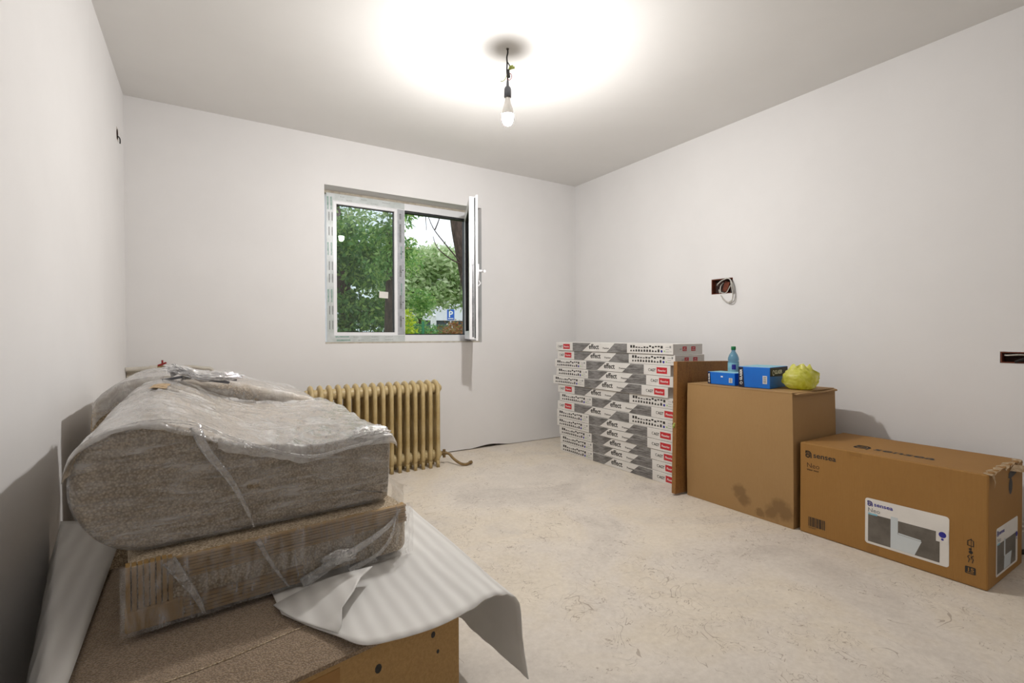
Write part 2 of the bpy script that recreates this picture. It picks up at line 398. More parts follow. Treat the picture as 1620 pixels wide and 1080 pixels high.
# ================================================================== THE ROOM
fl = MB().box(XL-.05, XR+.05, YF-.05, YB+.06, -.12, 0).build('floor', 'screed'); tag(fl, kind='structure')
ce = MB().box(XL-.05, XR+.05, YF-.05, YB+.05, H, H+.12).build('ceiling', 'ceiling_paint'); tag(ce, kind='structure')
D = .30
wb = wall('wall_back', (XL-.2, YB, .035), (1, 0, 0), (0, 0, 1), XR-XL+.4, H-.035, [(.799-XL+.2, 2.185-XL+.2, .985-.035, 2.226-.035)], D, 'wall_paint')
wall('wall_right', (XR, YB, 0), (0, -1, 0), (0, 0, 1), YB-YF, H, [(YB-2.385, YB-2.205, 1.355, 1.470), (YB-.769, YB-.58, .905, .961)], .12, 'wall_paint')
wall('wall_left', (XL, YF, 0), (0, 1, 0), (0, 0, 1), YB-YF, H, [(3.705-YF, 3.785-YF, 2.215, 2.29)], .12, 'wall_paint')
wall('wall_front', (XR, YF, 0), (-1, 0, 0), (0, 0, 1), XR-XL, H, [], .12, 'wall_paint')
# ragged lower plaster edge of the back wall over the open joint along the screed
mb = MB(); xs = [XL+(XR-XL)*k/150 for k in range(151)]
def gap(x):
    g = .0045+.003*noise.noise((x*9, 3, 0))
    if 2.04 < x < 2.5: g += .022*max(0, math.sin((x-2.04)/.46*math.pi))**1.5
    if 1.85 < x < 2.04: g += .004
    return max(.001, g)
for a, b in zip(xs[:-1], xs[1:]):
    ga, gb = gap(a), gap(b)
    mb.quad((a, YB, ga), (b, YB, gb), (b, YB, .035), (a, YB, .035)); mb.quad((a, YB+.03, ga), (b, YB+.03, gb), (b, YB, gb), (a, YB, ga))
tag(mb.build('plaster_edge', 'wall_paint', wb), 'ragged bottom edge of the plaster above the open floor joint')
mb = MB().box(XL-.05, XR+.05, YB+.031, YB+.06, 0, .06)
mb.build('joint_recess', 'void_dark', wb)

# ------------------------------------------------------------------ window in the back wall
YW = YB+.14                                            # inner face of the frame
win = empty('window_1', (1.462, YW, .985), 'white plastic window with protective film, one sash open, in the far wall', None, None, 'structure')
fx0, fx1, fz0, fz1 = .841, 2.160, .996, 2.204; fd = .07
def frame_ring(x0, x1, z0, z1, wd, y0, y1):
    mb = MB(); out = [(x0, z0), (x1, z0), (x1, z1), (x0, z1)]; inn = [(x0+wd, z0+wd), (x1-wd, z0+wd), (x1-wd, z1-wd), (x0+wd, z1-wd)]
    for i in range(4):
        j = (i+1) % 4; a, b, c, d = out[i], out[j], inn[j], inn[i]
        mb.quad((a[0], y0, a[1]), (b[0], y0, b[1]), (c[0], y0, c[1]), (d[0], y0, d[1])); mb.quad((d[0], y1, d[1]), (c[0], y1, c[1]), (b[0], y1, b[1]), (a[0], y1, a[1]))
        mb.quad((d[0], y0, d[1]), (c[0], y0, c[1]), (c[0], y1, c[1]), (d[0], y1, d[1])); mb.quad((b[0], y0, b[1]), (a[0], y0, a[1]), (a[0], y1, a[1]), (b[0], y1, b[1]))
    return mb
frame_ring(fx0, fx1, fz0, fz1, .058, YW, YW+fd).build('outer_frame', 'upvc_white', win)
MB().box(1.428, 1.496, YW, YW+fd, fz0+.058, fz1-.058).build('mullion', 'upvc_white', win)
frame_ring(.897, 1.430, 1.052, 2.148, .024, YW+.006, YW+.05).build('glazing_bead', 'upvc_white', win, bevel=.003)
frame_ring(.918, 1.409, 1.073, 2.127, .008, YW+.026, YW+.046).build('gasket', 'gasket_black', win)
MB().box(.92, 1.408, YW+.034, YW+.040, 1.074, 2.126).build('pane', 'window_glass', win)
frame_ring(1.494, 2.104, 1.052, 2.148, .012, YW+.03, YW+fd+.002).build('gasket', 'gasket_black', win)
MB().box(1.494, 2.104, YW+.01, YW+.06, 2.128, 2.150).build('gasket_strip', 'gasket_black', win)
MB().box(1.494, 2.104, YW+.01, YW+.06, 1.050, 1.062).build('threshold', 'gasket_black', win)
# foam fill around the frame and the rough lintel / sill bed
MB().box(.800, 2.184, YW+.012, YW+.05, fz1, 2.2255).build('lintel_packing', 'raw_plaster', win)
MB().box(2.160, 2.184, YW+.005, YW+.05, .99, 2.204).build('side_packing', 'raw_plaster', win)
MB().box(.800, 2.184, YW-.11, YW+.06, .9855, .9955).build('sill_bed', 'raw_plaster', win, bevel=.002)
# protective film strips with print
TF = ((0, YW-.0009, 0), (1, 0, 0), (0, 0, 1))
for (a, b, c, d, nm) in ((fx0, fx0+.054, fz0+.054, fz1-.054, 0), (1.431, 1.493, fz0+.058, fz1-.058, 1), (fx0, 1.494, fz0, fz0+.054, 0), (fx0, 1.494, fz1-.054, fz1, 0)):
    MB().box(a, b, YW-.0007, YW, c, d).build('protective_film', 'film_tape_grey' if nm else 'film_tape', win)
mb = MB()
put_text(mb, 'SALAMANDER', .0165, TF, .905, 1.034, .0005, 1.05, 0); put_text(mb, 'SALAMANDER', .0165, TF, .915, 1.006, .0005, 1.05, 0)
VF = ((0, YW-.0009, 0), (0, 0, 1), (-1, 0, 0))
for z in (1.32, 1.70, 2.07): 
    put_text(mb, 'SALAMANDER', .0165, VF, z, -.858, .0004, 1.0, 0); put_text(mb, 'SALAMANDER', .0165, VF, z, -.884, .0004, 1.0, 0)
for z in (1.40, 1.72): put_text(mb, 'SALAMANDER', .0165, VF, z, -1.470, .0004, 1.0, 0)
tag(mb.build('film_lettering', 'ink_teal', win), 'small green lettering on the protective film', kind='stuff')
mb = MB()
for (x, z) in ((1.05, 1.032), (1.09, 1.008), (1.20, 1.034), (1.20, 1.010), (1.32, 1.034), (1.32, 1.010), (.95, 2.180), (1.12, 2.180), (1.30, 2.180), (1.0, 2.158), (1.2, 2.158)):
    put_text(mb, 'BLUEVOLUTION'[:4+int(x*10) % 8], .012, TF, x, z, 0, 1, 0)
for z in (1.10, 1.22, 1.48, 1.58, 1.86, 1.98):
    for x in (.862, .886): put_rect(mb, TF, x-.004, z, x+.003, z+.07)
for z, dz in ((1.12, .10), (1.28, .12), (1.56, .10), (1.86, .16), (2.06, .05)): put_rect(mb, TF, 1.447, z, 1.466, z+dz)
tag(mb.build('film_print', 'ink_grey', win), kind='stuff')
mb = MB()
for z in (1.20, 1.34, 1.62, 1.78): put_poly(mb, TF, circ(1.478, z, .005)); put_poly(mb, TF, circ(1.462, z-.02, .007, ry=.004))
tag(mb.build('mullion_holes', 'ink_black', win), kind='stuff')
MB().box(1.278, 1.356, YW+.0325, YW+.0338, 1.372, 1.428, mat=Matrix.Translation((1.31, 0, 1.4)) @ Matrix.Rotation(R(2.5), 4, 'Y') @ Matrix.Translation((-1.31, 0, -1.4))).build('pane_sticker', 'label_white', win)
# the opened right sash, hinged on the right jamb, swung into the room
hx, hy, ang = 2.130, YW-.012, R(180+67)
SM = Matrix.Translation((hx, hy, 0)) @ Matrix.Rotation(ang, 4, 'Z')   # local +X from hinge to free edge, local +Y -> towards the corner side (inner face)
sash = MB(); sw, z0, z1 = .655, 1.004, 2.188
def ring_m(x0, x1, a, b, wd, y0, y1):
    m_ = frame_ring(x0, x1, a, b, wd, y0, y1); m_.v = [SM @ p for p in m_.v]; return m_
so = ring_m(0, sw-.012, z0+.012, z1-.012, .07, -.052, 0.0).build('sash', 'upvc_white', win)
ring_m(-.006, sw, z0, z1, .06, .0005, .017).build('overlap_lip', 'upvc_white', so)
ring_m(.068, sw-.08, z0+.08, z1-.08, .006, -.046, .004).build('sash_gasket', 'gasket_black', so)
mb = MB().box(.072, sw-.084, -.03, -.024, z0+.084, z1-.084); mb.v = [SM @ p for p in mb.v]; mb.build('sash_pane', 'window_glass', so)
mb = MB(); mb.box(sw-.0118, sw-.0095, -.03, -.016, z0+.03, z1-.03)
for z in (1.12, 1.30, 1.62, 1.95, 2.1): mb.box(sw-.0098, sw-.005, -.031, -.015, z, z+.05)
mb.v = [SM @ p for p in mb.v]; mb.build('lock_rail', 'metal_grey', so)
mb = MB().box(sw-.0119, sw-.0105, -.012, -.002, z0+.02, z1-.02); mb.v = [SM @ p for p in mb.v]; mb.build('edge_gasket', 'gasket_black', so)
mb = MB(); mb.box(sw-.046, sw-.012, .017, .027, 1.49, 1.63); mb.tube([(sw-.028, .024, 1.575), (sw-.028, .06, 1.575)], .011, 10); mb.tube([(sw-.028, .055, 1.575), (sw-.010, .064, 1.572), (sw+.06, .066, 1.563)], .0115, 10)
mb.tube([(sw-.028, .02, 1.505), (sw-.028, .04, 1.475), (sw-.028, .022, 1.45)], .005, 6)
mb.v = [SM @ p for p in mb.v]; mb.build('handle', 'upvc_white', so, smooth=True)
for z in (1.06, 2.10): MB().tube([(hx+.008, hy-.014, z), (hx+.008, hy-.014, z+.07)], .009, 10).build('hinge', 'upvc_white', win, smooth=True)

# ------------------------------------------------------------------ wall boxes with wires
def wall_box(name, label, x_in, y0, y1, z0, z1, outward, wires, parts=True):
    # outward = direction into the wall along x
    e = empty(name, (x_in, (y0+y1)/2, z0), label, 'wall box')
    dx = .045*outward; t = .004*outward; e_ = .0015
    mb = MB()
    xa, xb = sorted((x_in+.002*outward, x_in+dx))
    mb.box(xa, xb, y0+e_, y0+.006, z0+e_, z1-e_); mb.box(xa, xb, y1-.006, y1-e_, z0+e_, z1-e_)
    mb.box(xa, xb, y0+.006, y1-.006, z0+e_, z0+.006); mb.box(xa, xb, y0+.006, y1-.006, z1-.006, z1-e_)
    mb.build('casing', 'box_recess', e)
    xa, xb = sorted((x_in+dx, x_in+dx+t)); MB().box(xa, xb, y0+e_, y1-e_, z0+e_, z1-e_).build('back_plate', 'box_dark', e)
    for nm, mat, pts, r in wires: MB().tube(smooth_path(pts, 5), r, 7).build(nm, mat, e, smooth=True)
    return e
X = XR
wj = wall_box('junction_box', 'open brown wall box with looped cable ends above the big carton', X, 2.205, 2.385, 1.355, 1.470, 1, [
    ('cable', 'wire_white', [(X+.04, 2.35, 1.42), (X-.005, 2.33, 1.425), (X-.02, 2.28, 1.452), (X-.03, 2.22, 1.462), (X-.03, 2.19, 1.42), (X-.028, 2.185, 1.35), (X-.02, 2.20, 1.30), (X-.012, 2.25, 1.292), (X+.005, 2.31, 1.35), (X+.03, 2.34, 1.39)], .0045),
    ('cable', 'wire_white', [(X+.04, 2.24, 1.44), (X-.02, 2.21, 1.45), (X-.04, 2.188, 1.40), (X-.036, 2.180, 1.33), (X-.03, 2.196, 1.288), (X-.02, 2.235, 1.287), (X-.01, 2.285, 1.32), (X+.02, 2.30, 1.37)], .0035),
    ('cable', 'wire_white', [(X+.04, 2.31, 1.44), (X-.008, 2.30, 1.41), (X-.01, 2.295, 1.365), (X+.004, 2.26, 1.362), (X+.0, 2.225, 1.41), (X+.04, 2.22, 1.44)], .004),
    ('cable', 'wire_black', [(X+.04, 2.23, 1.45), (X-.022, 2.205, 1.44), (X-.03, 2.192, 1.40), (X-.02, 2.2, 1.36), (X+.03, 2.23, 1.38)], .0075)])
MB().box(X+.015, X+.040, 2.255, 2.295, 1.37, 1.445, mat=Matrix.Translation((0, 2.275, 1.4)) @ Matrix.Rotation(R(20), 4, 'X') @ Matrix.Translation((0, -2.275, -1.4))).build('clay_fragment', 'box_recess', wj)
MB().box(X+.012, X+.036, 2.215, 2.240, 1.39, 1.44, mat=Matrix.Translation((0, 2.228, 1.4)) @ Matrix.Rotation(R(28), 4, 'X') @ Matrix.Translation((0, -2.228, -1.4))).build('clay_fragment', 'box_recess', wj)
wall_box('junction_box', 'low dark red wall box with wire ends at the right edge of the right wall', X, .58, .769, .905, .961, 1, [
    ('cable', 'wire_white', [(X+.04, .76, .945), (X-.004, .745, .943), (X-.006, .70, .947), (X+.02, .66, .945)], .0035),
    ('cable', 'wire_black', [(X+.04, .72, .91), (X-.004, .71, .915), (X+.0, .68, .93), (X+.03, .66, .925)], .006)])
e = empty('wall_cavity', (XL, 3.745, 2.215), 'small dark open wiring hole high on the left wall near the corner', 'wall hole')
mb = MB(); cy, cz = 3.745, 2.2525
mb.lathe([(.030, .0), (.030, -.05), (.0005, -.05)], (XL, cy, cz), 18, 'x'); mb.build('cup', 'box_dark', e)
mb = MB(); ring_o = [(XL-.001, cy+a, cz+b) for a, b in rrect(-.0395, -.037, .0395, .037, .002, 3)]; ring_i = [(XL-.001, cy+.031*math.cos(2*math.pi*k/16-math.pi/4), cz+.031*math.sin(2*math.pi*k/16-math.pi/4)) for k in range(16)]
mb.grid([ring_o, ring_i], True); mb.build('plaster_ring', 'raw_plaster', e)
MB().tube(smooth_path([(XL-.04, cy, cz+.01), (XL+.006, cy+.012, cz-.012), (XL+.009, cy+.028, cz-.045)], 4), .0035, 6).build('wire_end', 'wire_black', e, smooth=True)

# ------------------------------------------------------------------ pendant lamp: bare bulb on its wires
bx, by = 1.406, 2.283
lp = empty('pendant_lamp', (bx, by, H), 'bare glowing bulb hanging from the ceiling by loose wires', 'lamp')
mb = MB(); mb.tube(smooth_path([(bx, by, H+.01), (bx+.001, by, 2.578), (bx-.006, by-.002, 2.55), (bx-.003, by, 2.52), (bx-.005, by, 2.48), (bx, by, 2.44), (bx, by, 2.405)], 5), .0042, 8)
mb.tube(smooth_path([(bx-.002, by+.002, 2.53), (bx+.006, by-.004, 2.515), (bx+.010, by-.005, 2.50), (bx, by, 2.47)], 4), .003, 6); mb.build('wire', 'wire_black', lp, smooth=True)
mb = MB(); mb.lathe([(.001, .0), (.007, .001), (.008, -.003), (.004, -.008)], (bx, by, H), 12); mb.build('ceiling_hole', 'void_dark', lp)
MB().tube(smooth_path([(bx-.004, by, 2.47), (bx+.013, by-.012, 2.462), (bx+.017, by-.014, 2.445), (bx+.008, by-.008, 2.43), (bx-.004, by, 2.438)], 5), .0022, 6).build('red_wire', 'wire_red', lp, smooth=True)
MB().tube(smooth_path([(bx-.004, by, 2.46), (bx-.012, by+.006, 2.435), (bx-.022, by+.012, 2.425), (bx-.034, by+.018, 2.422)], 5), .002, 6).build('green_wire', 'terminal_green', lp, smooth=True)
mb = MB()
for k in range(3):
    Mx = Matrix.Translation((bx+.012+.006*k, by-.008-.003*k, 2.497+.004*(k % 2))) @ Matrix.Rotation(R(25+20*k), 4, 'Y') @ Matrix.Rotation(R(30), 4, 'Z')
    mb.box(-.006, .006, -.006, .006, -.011, .011, mat=Mx)
mb.build('terminal_block', 'terminal_green', lp, bevel=.002)
MB().tube([(bx+.001, by-.002, 2.485), (bx+.006, by-.004, 2.445)], .008, 8).build('tape_wrap', 'wire_black', lp, smooth=True)
MB().lathe([(.0005, 2.428), (.006, 2.428), (.008, 2.400), (.009, 2.397), (.016, 2.390), (.0195, 2.380), (.0195, 2.338), (.017, 2.336), (.0165, 2.345), (.0005, 2.345)], (bx, by, 0), 20).build('socket', 'socket_grey', lp, smooth=True)
MB().lathe([(.0005, 2.344), (.0135, 2.344), (.0145, 2.325), (.018, 2.305), (.0235, 2.287), (.0265, 2.276), (.0297, 2.261), (.0308, 2.249), (.0310, 2.2425)], (bx, by, 0), 20).build('bulb_collar', 'bulb_collar', lp, smooth=True)
MB().lathe([(.0310, 2.2425), (.0309, 2.236), (.0300, 2.222), (.0262, 2.205), (.0185, 2.192), (.0095, 2.1865), (.0005, 2.185)], (bx, by, 0), 20).build('bulb', 'bulb_glow', lp, smooth=True)

# ------------------------------------------------------------------ cast iron radiator
px0, pitch_, yf, dep, hgt = .628, .06273, 3.60, .16, .70
rad = empty('cast_iron_radiator', (1.1, yf+dep/2, 0), 'cream painted cast iron radiator standing under the window', 'radiator')
def section_mesh():
    mb = MB(); a = dep; r = .05
    y0, y1, za, zb = .022, a-.022, .052, hgt-.03
    loop = []
    for (cy, cz, a0) in ((y1-r, za+r*.7, -90), (y1-r, zb-r, 0), (y0+r, zb-r, 90), (y0+r, za+r*.7, 180)):
        for k in range(5):
            t = R(a0+90*k/4); rz = r if cz > .3 else r*.7; loop.append((0, cy+r*math.cos(t), cz+rz*math.sin(t)))
    mb.tube(loop, .0165, 8, True, .026, (1, 0, 0))
    mb.tube([(0, a/2, za+.03), (0, a/2, zb-.03)], .013, 8, False, .018, (1, 0, 0))
    for z in (zb-.045, za+.04): mb.tube([(-pitch_/2, a/2, z), (pitch_/2, a/2, z)], .040, 12, caps=False); mb.tube([(-.006, a/2, z), (.006, a/2, z)], .046, 12)
    for y in (y0-.012, y1-.012): mb.box(-.011, .011, y, y+.024, 0, .06)
    return mb
smesh = None
for k in range(16):
    x = px0+pitch_*k
    if smesh is None:
        mb = section_mesh(); mb.v = [p+Vector((x, yf, 0)) for p in mb.v]; o = mb.build('section', 'radiator_paint', rad, smooth=True); smesh = o.data
        base_x = o.location.copy()
    else:
        o2 = o.copy(); COL.objects.link(o2); o2.location = base_x+Vector((pitch_*k, 0, 0))
for x, sgn in ((px0-.03, -1), (px0+15*pitch_+.03, 1)):
    for z in (.625, .092): MB().lathe([(.036, 0), (.036, .008*sgn), (.022, .012*sgn), (.022, .02*sgn), (.0005, .02*sgn)], (x, yf+dep/2, z), 12, 'x').build('end_plug', 'radiator_paint', rad, smooth=True)
xe = px0+15*pitch_+.05
mb = MB(); mb.tube([(xe-.01, yf+.08, .092), (xe+.05, yf+.08, .088)], .014, 10); mb.tube([(xe+.03, yf+.08, .055), (xe+.03, yf+.08, .12)], .012, 10); mb.tube([(xe+.012, yf+.08, .09), (xe+.022, yf+.08, .09)], .020, 6)
mb.build('valve', 'brass_old', rad, smooth=True)
mb = MB(); mb.tube(smooth_path([(xe+.04, yf+.08, .088), (xe+.07, yf+.07, .080), (xe+.09, yf+.02, .045), (xe+.12, yf-.04, .018), (xe+.15, yf-.07, .014), (xe+.20, yf-.05, .016)], 5), .011, 9)
mb.tube([(xe+.195, yf-.052, .0165), (xe+.215, yf-.043, .0175)], .0145, 8); mb.build('bent_pipe', 'brass_old', rad, smooth=True)

# ------------------------------------------------------------------ heating pipe with red valve in the far left corner
hp = empty('heating_pipe', (-.34, 3.93, .80), 'white heating pipe stub with red valve handle in the far left corner', 'pipe')
MB().tube([(XL+.003, 3.955, .835), (-.30, 3.955, .838)], .014, 12).build('pipe', 'pipe_paint', hp, smooth=True)
MB().tube([(-.305, 3.955, .838), (-.262, 3.955, .839)], .019, 10).build('coupling', 'pipe_paint', hp, smooth=True)
MB().tube([(-.265, 3.955, .839), (-.215, 3.955, .840)], .016, 8).build('valve_body', 'brass_old', hp, smooth=True)
mb = MB(); mb.tube([(-.236, 3.955, .850), (-.236, 3.955, .890)], .006, 8); mb.box(-.262, -.212, 3.945, 3.965, .858, .870, mat=Matrix.Translation((-.236, 0, .864)) @ Matrix.Rotation(R(-22), 4, 'Y') @ Matrix.Translation((.236, 0, -.864))); mb.build('valve_handle', 'valve_red', hp, bevel=.003)
MB().tube(smooth_path([(-.215, 3.955, .840), (-.12, 3.96, .842), (-.02, 3.965, .83), (.05, 3.97, .80), (.06, 3.97, .60)], 5), .012, 10).build('pipe_tail', 'pipe_paint', hp, smooth=True)
MB().box(XL+.002, -.30, 3.985, YB-.001, .72, .82).build('broken_plaster', 'raw_plaster', hp, bevel=.004)

# ================================================================== FLOORING CARTONS
BL, BW, BH = 1.325, .315, .0750
IC = [0, 1, 2, 3, 4, 5, 6, 7, 8, 9, 10, 11]
def icons_mesh(mb, fr, x0):
    rnd = random.Random(4)
    for k in range(12):
        x = x0+.035+k*.0265; hh = (.020, .020, .010, .008, .006, .012, .010, .012, .013, .009, .010, .018)[k]; y = .042 if k not in (7, 9, 10) else .050
        put_rect(mb, fr, x, y, x+.019, y+hh); 
        hh = (.009, .009, .013, .014, .012, .014, .014, .014, .010, .008, .018, .0)[k]
        if hh: put_rect(mb, fr, x, .015, x+.016, .015+hh); put_rect(mb, fr, x+.005, .015+hh, x+.011, .015+hh+.005)
    put_poly(mb, fr, circ(x0+.335, .022, .009), 1); put_rect(mb, fr, x0+.355, .018, x0+.366, .028, 2)
    for q in range(3): put_rect(mb, fr, x0+.37, .018+q*.016, x0+.40, .0205+q*.016, 3)
    put_rect(mb, fr, x0+.405, .020, x0+.425, .022, 3); put_rect(mb, fr, x0+.405, .046, x0+.418, .060, 3)
proto = {}
def carton_parts(kind, e, w_):
    x0, y0 = -w_/2, BL/2                                      # local frame: long printed face towards -X, seen left end at +Y
    fr = lambda d: ((x0-d, y0, 0), (0, -1, 0), (0, 0, 1))
    if kind == 'A': agt, wd, pg, ic = (.0, .238), (.238, .890), (.367, .668, .478, .758), .890
    else: agt, wd, pg, ic = (1.082, 1.322), (.440, 1.082), (.575, .860, .680, .950), .004
    mk = lambda mb, nm, mt, **kw: mb.build(nm, mt, e, **kw)
    PAIR = lambda nm, mt, ms: [mk(fin(m_), nm, mt) for m_ in ms]
    inv = e.matrix_basis
    def fin(mb): mb.v = [inv @ p for p in mb.v]; return mb
    mk(fin(MB().box(-w_/2, w_/2, -BL/2, BL/2, .0004, BH-.0006)), 'carton_body', ['carton_white'], bevel=.0025)
    mk(fin(put_rect(MB(), fr(.0008), wd[0], .002, wd[1], BH-.003)), 'wood_print', 'wood_print')
    mk(fin(put_poly(MB(), fr(.0013), [(pg[0], .002), (pg[1], .002), (pg[3], BH-.003), (pg[2], BH-.003)])), 'title_panel', 'carton_white')
    xa = (pg[0]+pg[2])/2
    mb = put_text(MB(), 'effect', .056, fr(.0018), xa+.030, .024, .0014, .98); mk(fin(mb), 'title_lettering', 'ink_black')
    mk(fin(put_text(MB(), 'Premium', .020, fr(.0018), xa+.200, .026, .0004, 1)), 'subtitle_lettering', 'ink_black')
    mb = MB(); icons_mesh(mb, fr(.0008), ic); tag(mk(fin(mb), 'icon_print', ['ink_black', 'ink_blue', 'ink_green', 'ink_grey']), kind='stuff')
    ax = agt[0]; rx = ax+.105 if kind == 'A' else ax+.120
    mk(fin(put_rect(MB(), fr(.0008), rx, .016, rx+.094, .060)), 'brand_patch', 'ink_red')
    mk(fin(put_text(MB(), 'Flooring', .021, fr(.0013), rx+.047, .030, .0004, 1, center=True)), 'patch_lettering', 'ink_white')
    mb = put_text(MB(), 'AGT', .027, fr(.0008), rx-.058, .028, .0007, .9); put_stroke(mb, fr(.0008), [(rx-.066+.009*math.cos(a*.5+1), .038+.009*math.sin(a*.5+1)) for a in range(9)], .003)
    mk(fin(mb), 'brand_lettering', 'ink_black')
    # short end facing the room
    ef = ((-w_/2, -BL/2-.0008, 0), (1, 0, 0), (0, 0, 1)); e2 = ((-w_/2, -BL/2-.0013, 0), (1, 0, 0), (0, 0, 1))
    PAIR('end_patch', 'ink_red', [put_rect(MB(), ef, .098, .024, .142, .056), put_rect(MB(), ef, .190, .024, .236, .056)])
    PAIR('end_lettering', 'ink_white', [put_text(put_text(MB(), 'AGT', .011, e2, q, .041, .0002, 1, center=True), 'Flooring', .009, e2, q, .030, .0002, 1, center=True) for q in (.120, .213)])
    mb = MB(); put_text(mb, 'AGT', .012, ef, .066, .034, .0003, 1); mk(fin(mb), 'end_mark', 'ink_grey')
kinds = ['A', 'A', 'B', 'B', 'B', 'A', 'B', 'A', 'B', 'B', 'B', 'B', 'B']
lefts = [3.600, 3.590, 3.625, 3.604, 3.640, 3.582, 3.556, 3.580, 3.588, 3.588, 3.560, 3.548, 3.544]
xoff = [-.003, .006, .0, .002, -.008, .004, .003, -.001, -.004, -.003, .002, .004, .003]
ords = ['topmost', 'second', 'third', 'fourth', 'fifth', 'sixth', 'seventh', 'eighth', 'ninth', 'tenth', 'eleventh', 'second lowest', 'lowest']
for k in range(13):
    kd = kinds[k]; w_ = BW-.01*(k % 3)
    lab = f"{ords[k]} carton {'from the top ' if 0 < k < 11 else ''}in the flooring stack, red patch at its {'left' if kd == 'A' else 'right'} end"
    loc = (2.735+xoff[k]+BW/2, lefts[k]-BL/2, (12-k)*(BH+.0008))
    e = empty('flooring_carton', loc, lab, 'carton', 'flooring cartons in the stack')
    if kd not in proto:
        carton_parts(kd, e, BW); proto[kd] = e
    else:
        for ch in proto[kd].children:
            c = ch.copy(); COL.objects.link(c); c.parent = e

# ------------------------------------------------------------------ brown board between the stack and the carton
bd = empty('brown_board', (2.86, 2.15, 0), 'tall brown wood panel on edge between flooring stack and big carton', 'board')
Tm = Matrix.Translation((2.86, 2.148, 0)) @ Matrix.Rotation(R(1.2), 4, 'Y')
MB().box(-.275, .265, -.014, .016, .0062, .868, mat=Tm).build('panel', 'brown_panel', bd, bevel=.0015)
mb = MB()
for (a, b, c, r) in ((-.277, .004, .45, .010), (-.276, .008, .44, .008), (-.275, .0, .462, .007)):
    mb.lathe([(.0005, -r), (r*.8, -r*.6), (r, 0), (r*.8, r*.6), (.0005, r)], Tm @ Vector((a, b, c)), 8)
mb.build('glue_blob', 'terminal_green', bd, smooth=True); 

# ------------------------------------------------------------------ the big plain carton
cx0, cx1, cy0, cy1, ch = 2.672, 3.132, 1.424, 2.108, .738
bc = empty('large_carton', ((cx0+cx1)/2, (cy0+cy1)/2, 0), 'large plain brown cardboard carton with oil stains, standing by the right wall', 'carton')
mb = MB(); n1, n2 = 8, 10
rows = []
for kz in range(n2+1):
    z = .001+(ch-.012)*kz/n2; row = []
    bow = .006*math.sin(math.pi*kz/n2)
    P4 = [(cx0-bow, cy0-bow), (cx1, cy0-bow*.5), (cx1, cy1), (cx0-bow, cy1)]
    tp = .010*(kz/n2)
    P4 = [(x_, y_+(tp if k_ < 2 else 0)) for k_, (x_, y_) in enumerate(P4)]
    for i in range(4):
        a, b = P4[i], P4[(i+1) % 4]
        for t in range(n1):
            f_ = t/n1; bulge = .005*math.sin(math.pi*f_)*math.sin(math.pi*kz/n2); nx, ny = (b[1]-a[1]), -(b[0]-a[0]); ln = math.hypot(nx, ny)
            row.append((a[0]+(b[0]-a[0])*f_+nx/ln*bulge, a[1]+(b[1]-a[1])*f_+ny/ln*bulge, z))
    rows.append(row)
mb.grid(rows, True); mb.cap(rows[0], True); mb.build('carton_body', 'cardboard', bc, bevel=0)
mb = MB(); mb.box(cx0-.001, cx0+.229, cy0+.012, cy1+.001, ch-.0105, ch-.005); mb.build('top_flap', 'cardboard', bc, bevel=.002)
mb = MB(); mb.box(cx0+.231, cx1+.001, cy0+.014, cy1+.001, ch-.0105, ch-.004); mb.build('top_flap', 'cardboard', bc, bevel=.002)
mb = MB(); ny = 8
mb.grid([[(cx0+.012+(cx1-cx0-.018)*k/8, cy0+.010, ch-.0102+.004*math.sin(k*.9)) for k in range(9)], [(cx0+.010+(cx1-cx0-.016)*k/8, cy0-.0055, ch-.0135+.003*math.sin(k*.9)) for k in range(9)], [(cx0+.012+(cx1-cx0-.018)*k/8, cy0-.006, ch-.020) for k in range(9)]])
mb.build('folded_edge', 'cardboard', bc)

# ------------------------------------------------------------------ long branded carton
sx0, sx1, sy0, sy1, sh = 2.684, 3.150, .655, 1.398, .476
sb = empty('bathroom_carton', ((sx0+sx1)/2, (sy0+sy1)/2, 0), 'long brown printed bathroom carton with white picture label on its side', 'carton')
MB().box(sx0, sx1, sy0, sy1, .001, sh).build('carton_body', 'cardboard_warm', sb, bevel=.006)
FS = lambda d: ((sx0-d, sy1, 0), (0, -1, 0), (0, 0, 1))
FE = lambda d: ((sx0, sy0-d, 0), (1, 0, 0), (0, 0, 1))
FTp = lambda d: ((sx0, sy1, sh+d), (0, -1, 0), (1, 0, 0))
def sensea_logo(mb, fr, x, y, s, mi=0):
    wd = .15*s
    put_stroke(mb, fr, [(x+.08*s, y+.62*s), (x+.08*s, y+.92*s), (x+.28*s, y+.92*s)], wd, mi)
    put_stroke(mb, fr, [(x+.36*s+.42*s*math.cos(R(a)), y+.52*s+.42*s*math.sin(R(a))) for a in range(130, -1, -26)]+[(x+.79*s, y+.05*s)], wd, mi)
    put_stroke(mb, fr, [(x+.40*s+.18*s*math.cos(R(a)), y+.56*s+.16*s*math.sin(R(a))) for a in range(180, -1, -45)], wd*.8, mi)
    put_stroke(mb, fr, [(x+.08*s, y+.42*s), (x+.58*s, y+.42*s), (x+.58*s, y+.25*s), (x+.48*s, y+.10*s), (x+.28*s, y+.07*s), (x+.10*s, y+.18*s), (x+.08*s, y+.42*s)], wd, mi)
def sensea(mb, fr, x, y, s, mi=0):
    sensea_logo(mb, fr, x, y-.1*s, s*1.0, mi); put_text(mb, 'sensea', s*1.02, fr, x+1.08*s, y+.07*s, s*.016, 1.12, mi)
mb = MB(); sensea(mb, FS(.0008), .028, .404, .036); mb.build('brand_print', 'ink_black', sb)
put_text(MB(), 'Neo', .036, FS(.0008), .034, .350, -.0003, 1.0).build('model_print', 'ink_brown', sb); put_text(MB(), 'Water closet', .011, FS(.0008), .036, .335, .0003, 1.0).build('subtitle_print', 'ink_brown', sb)
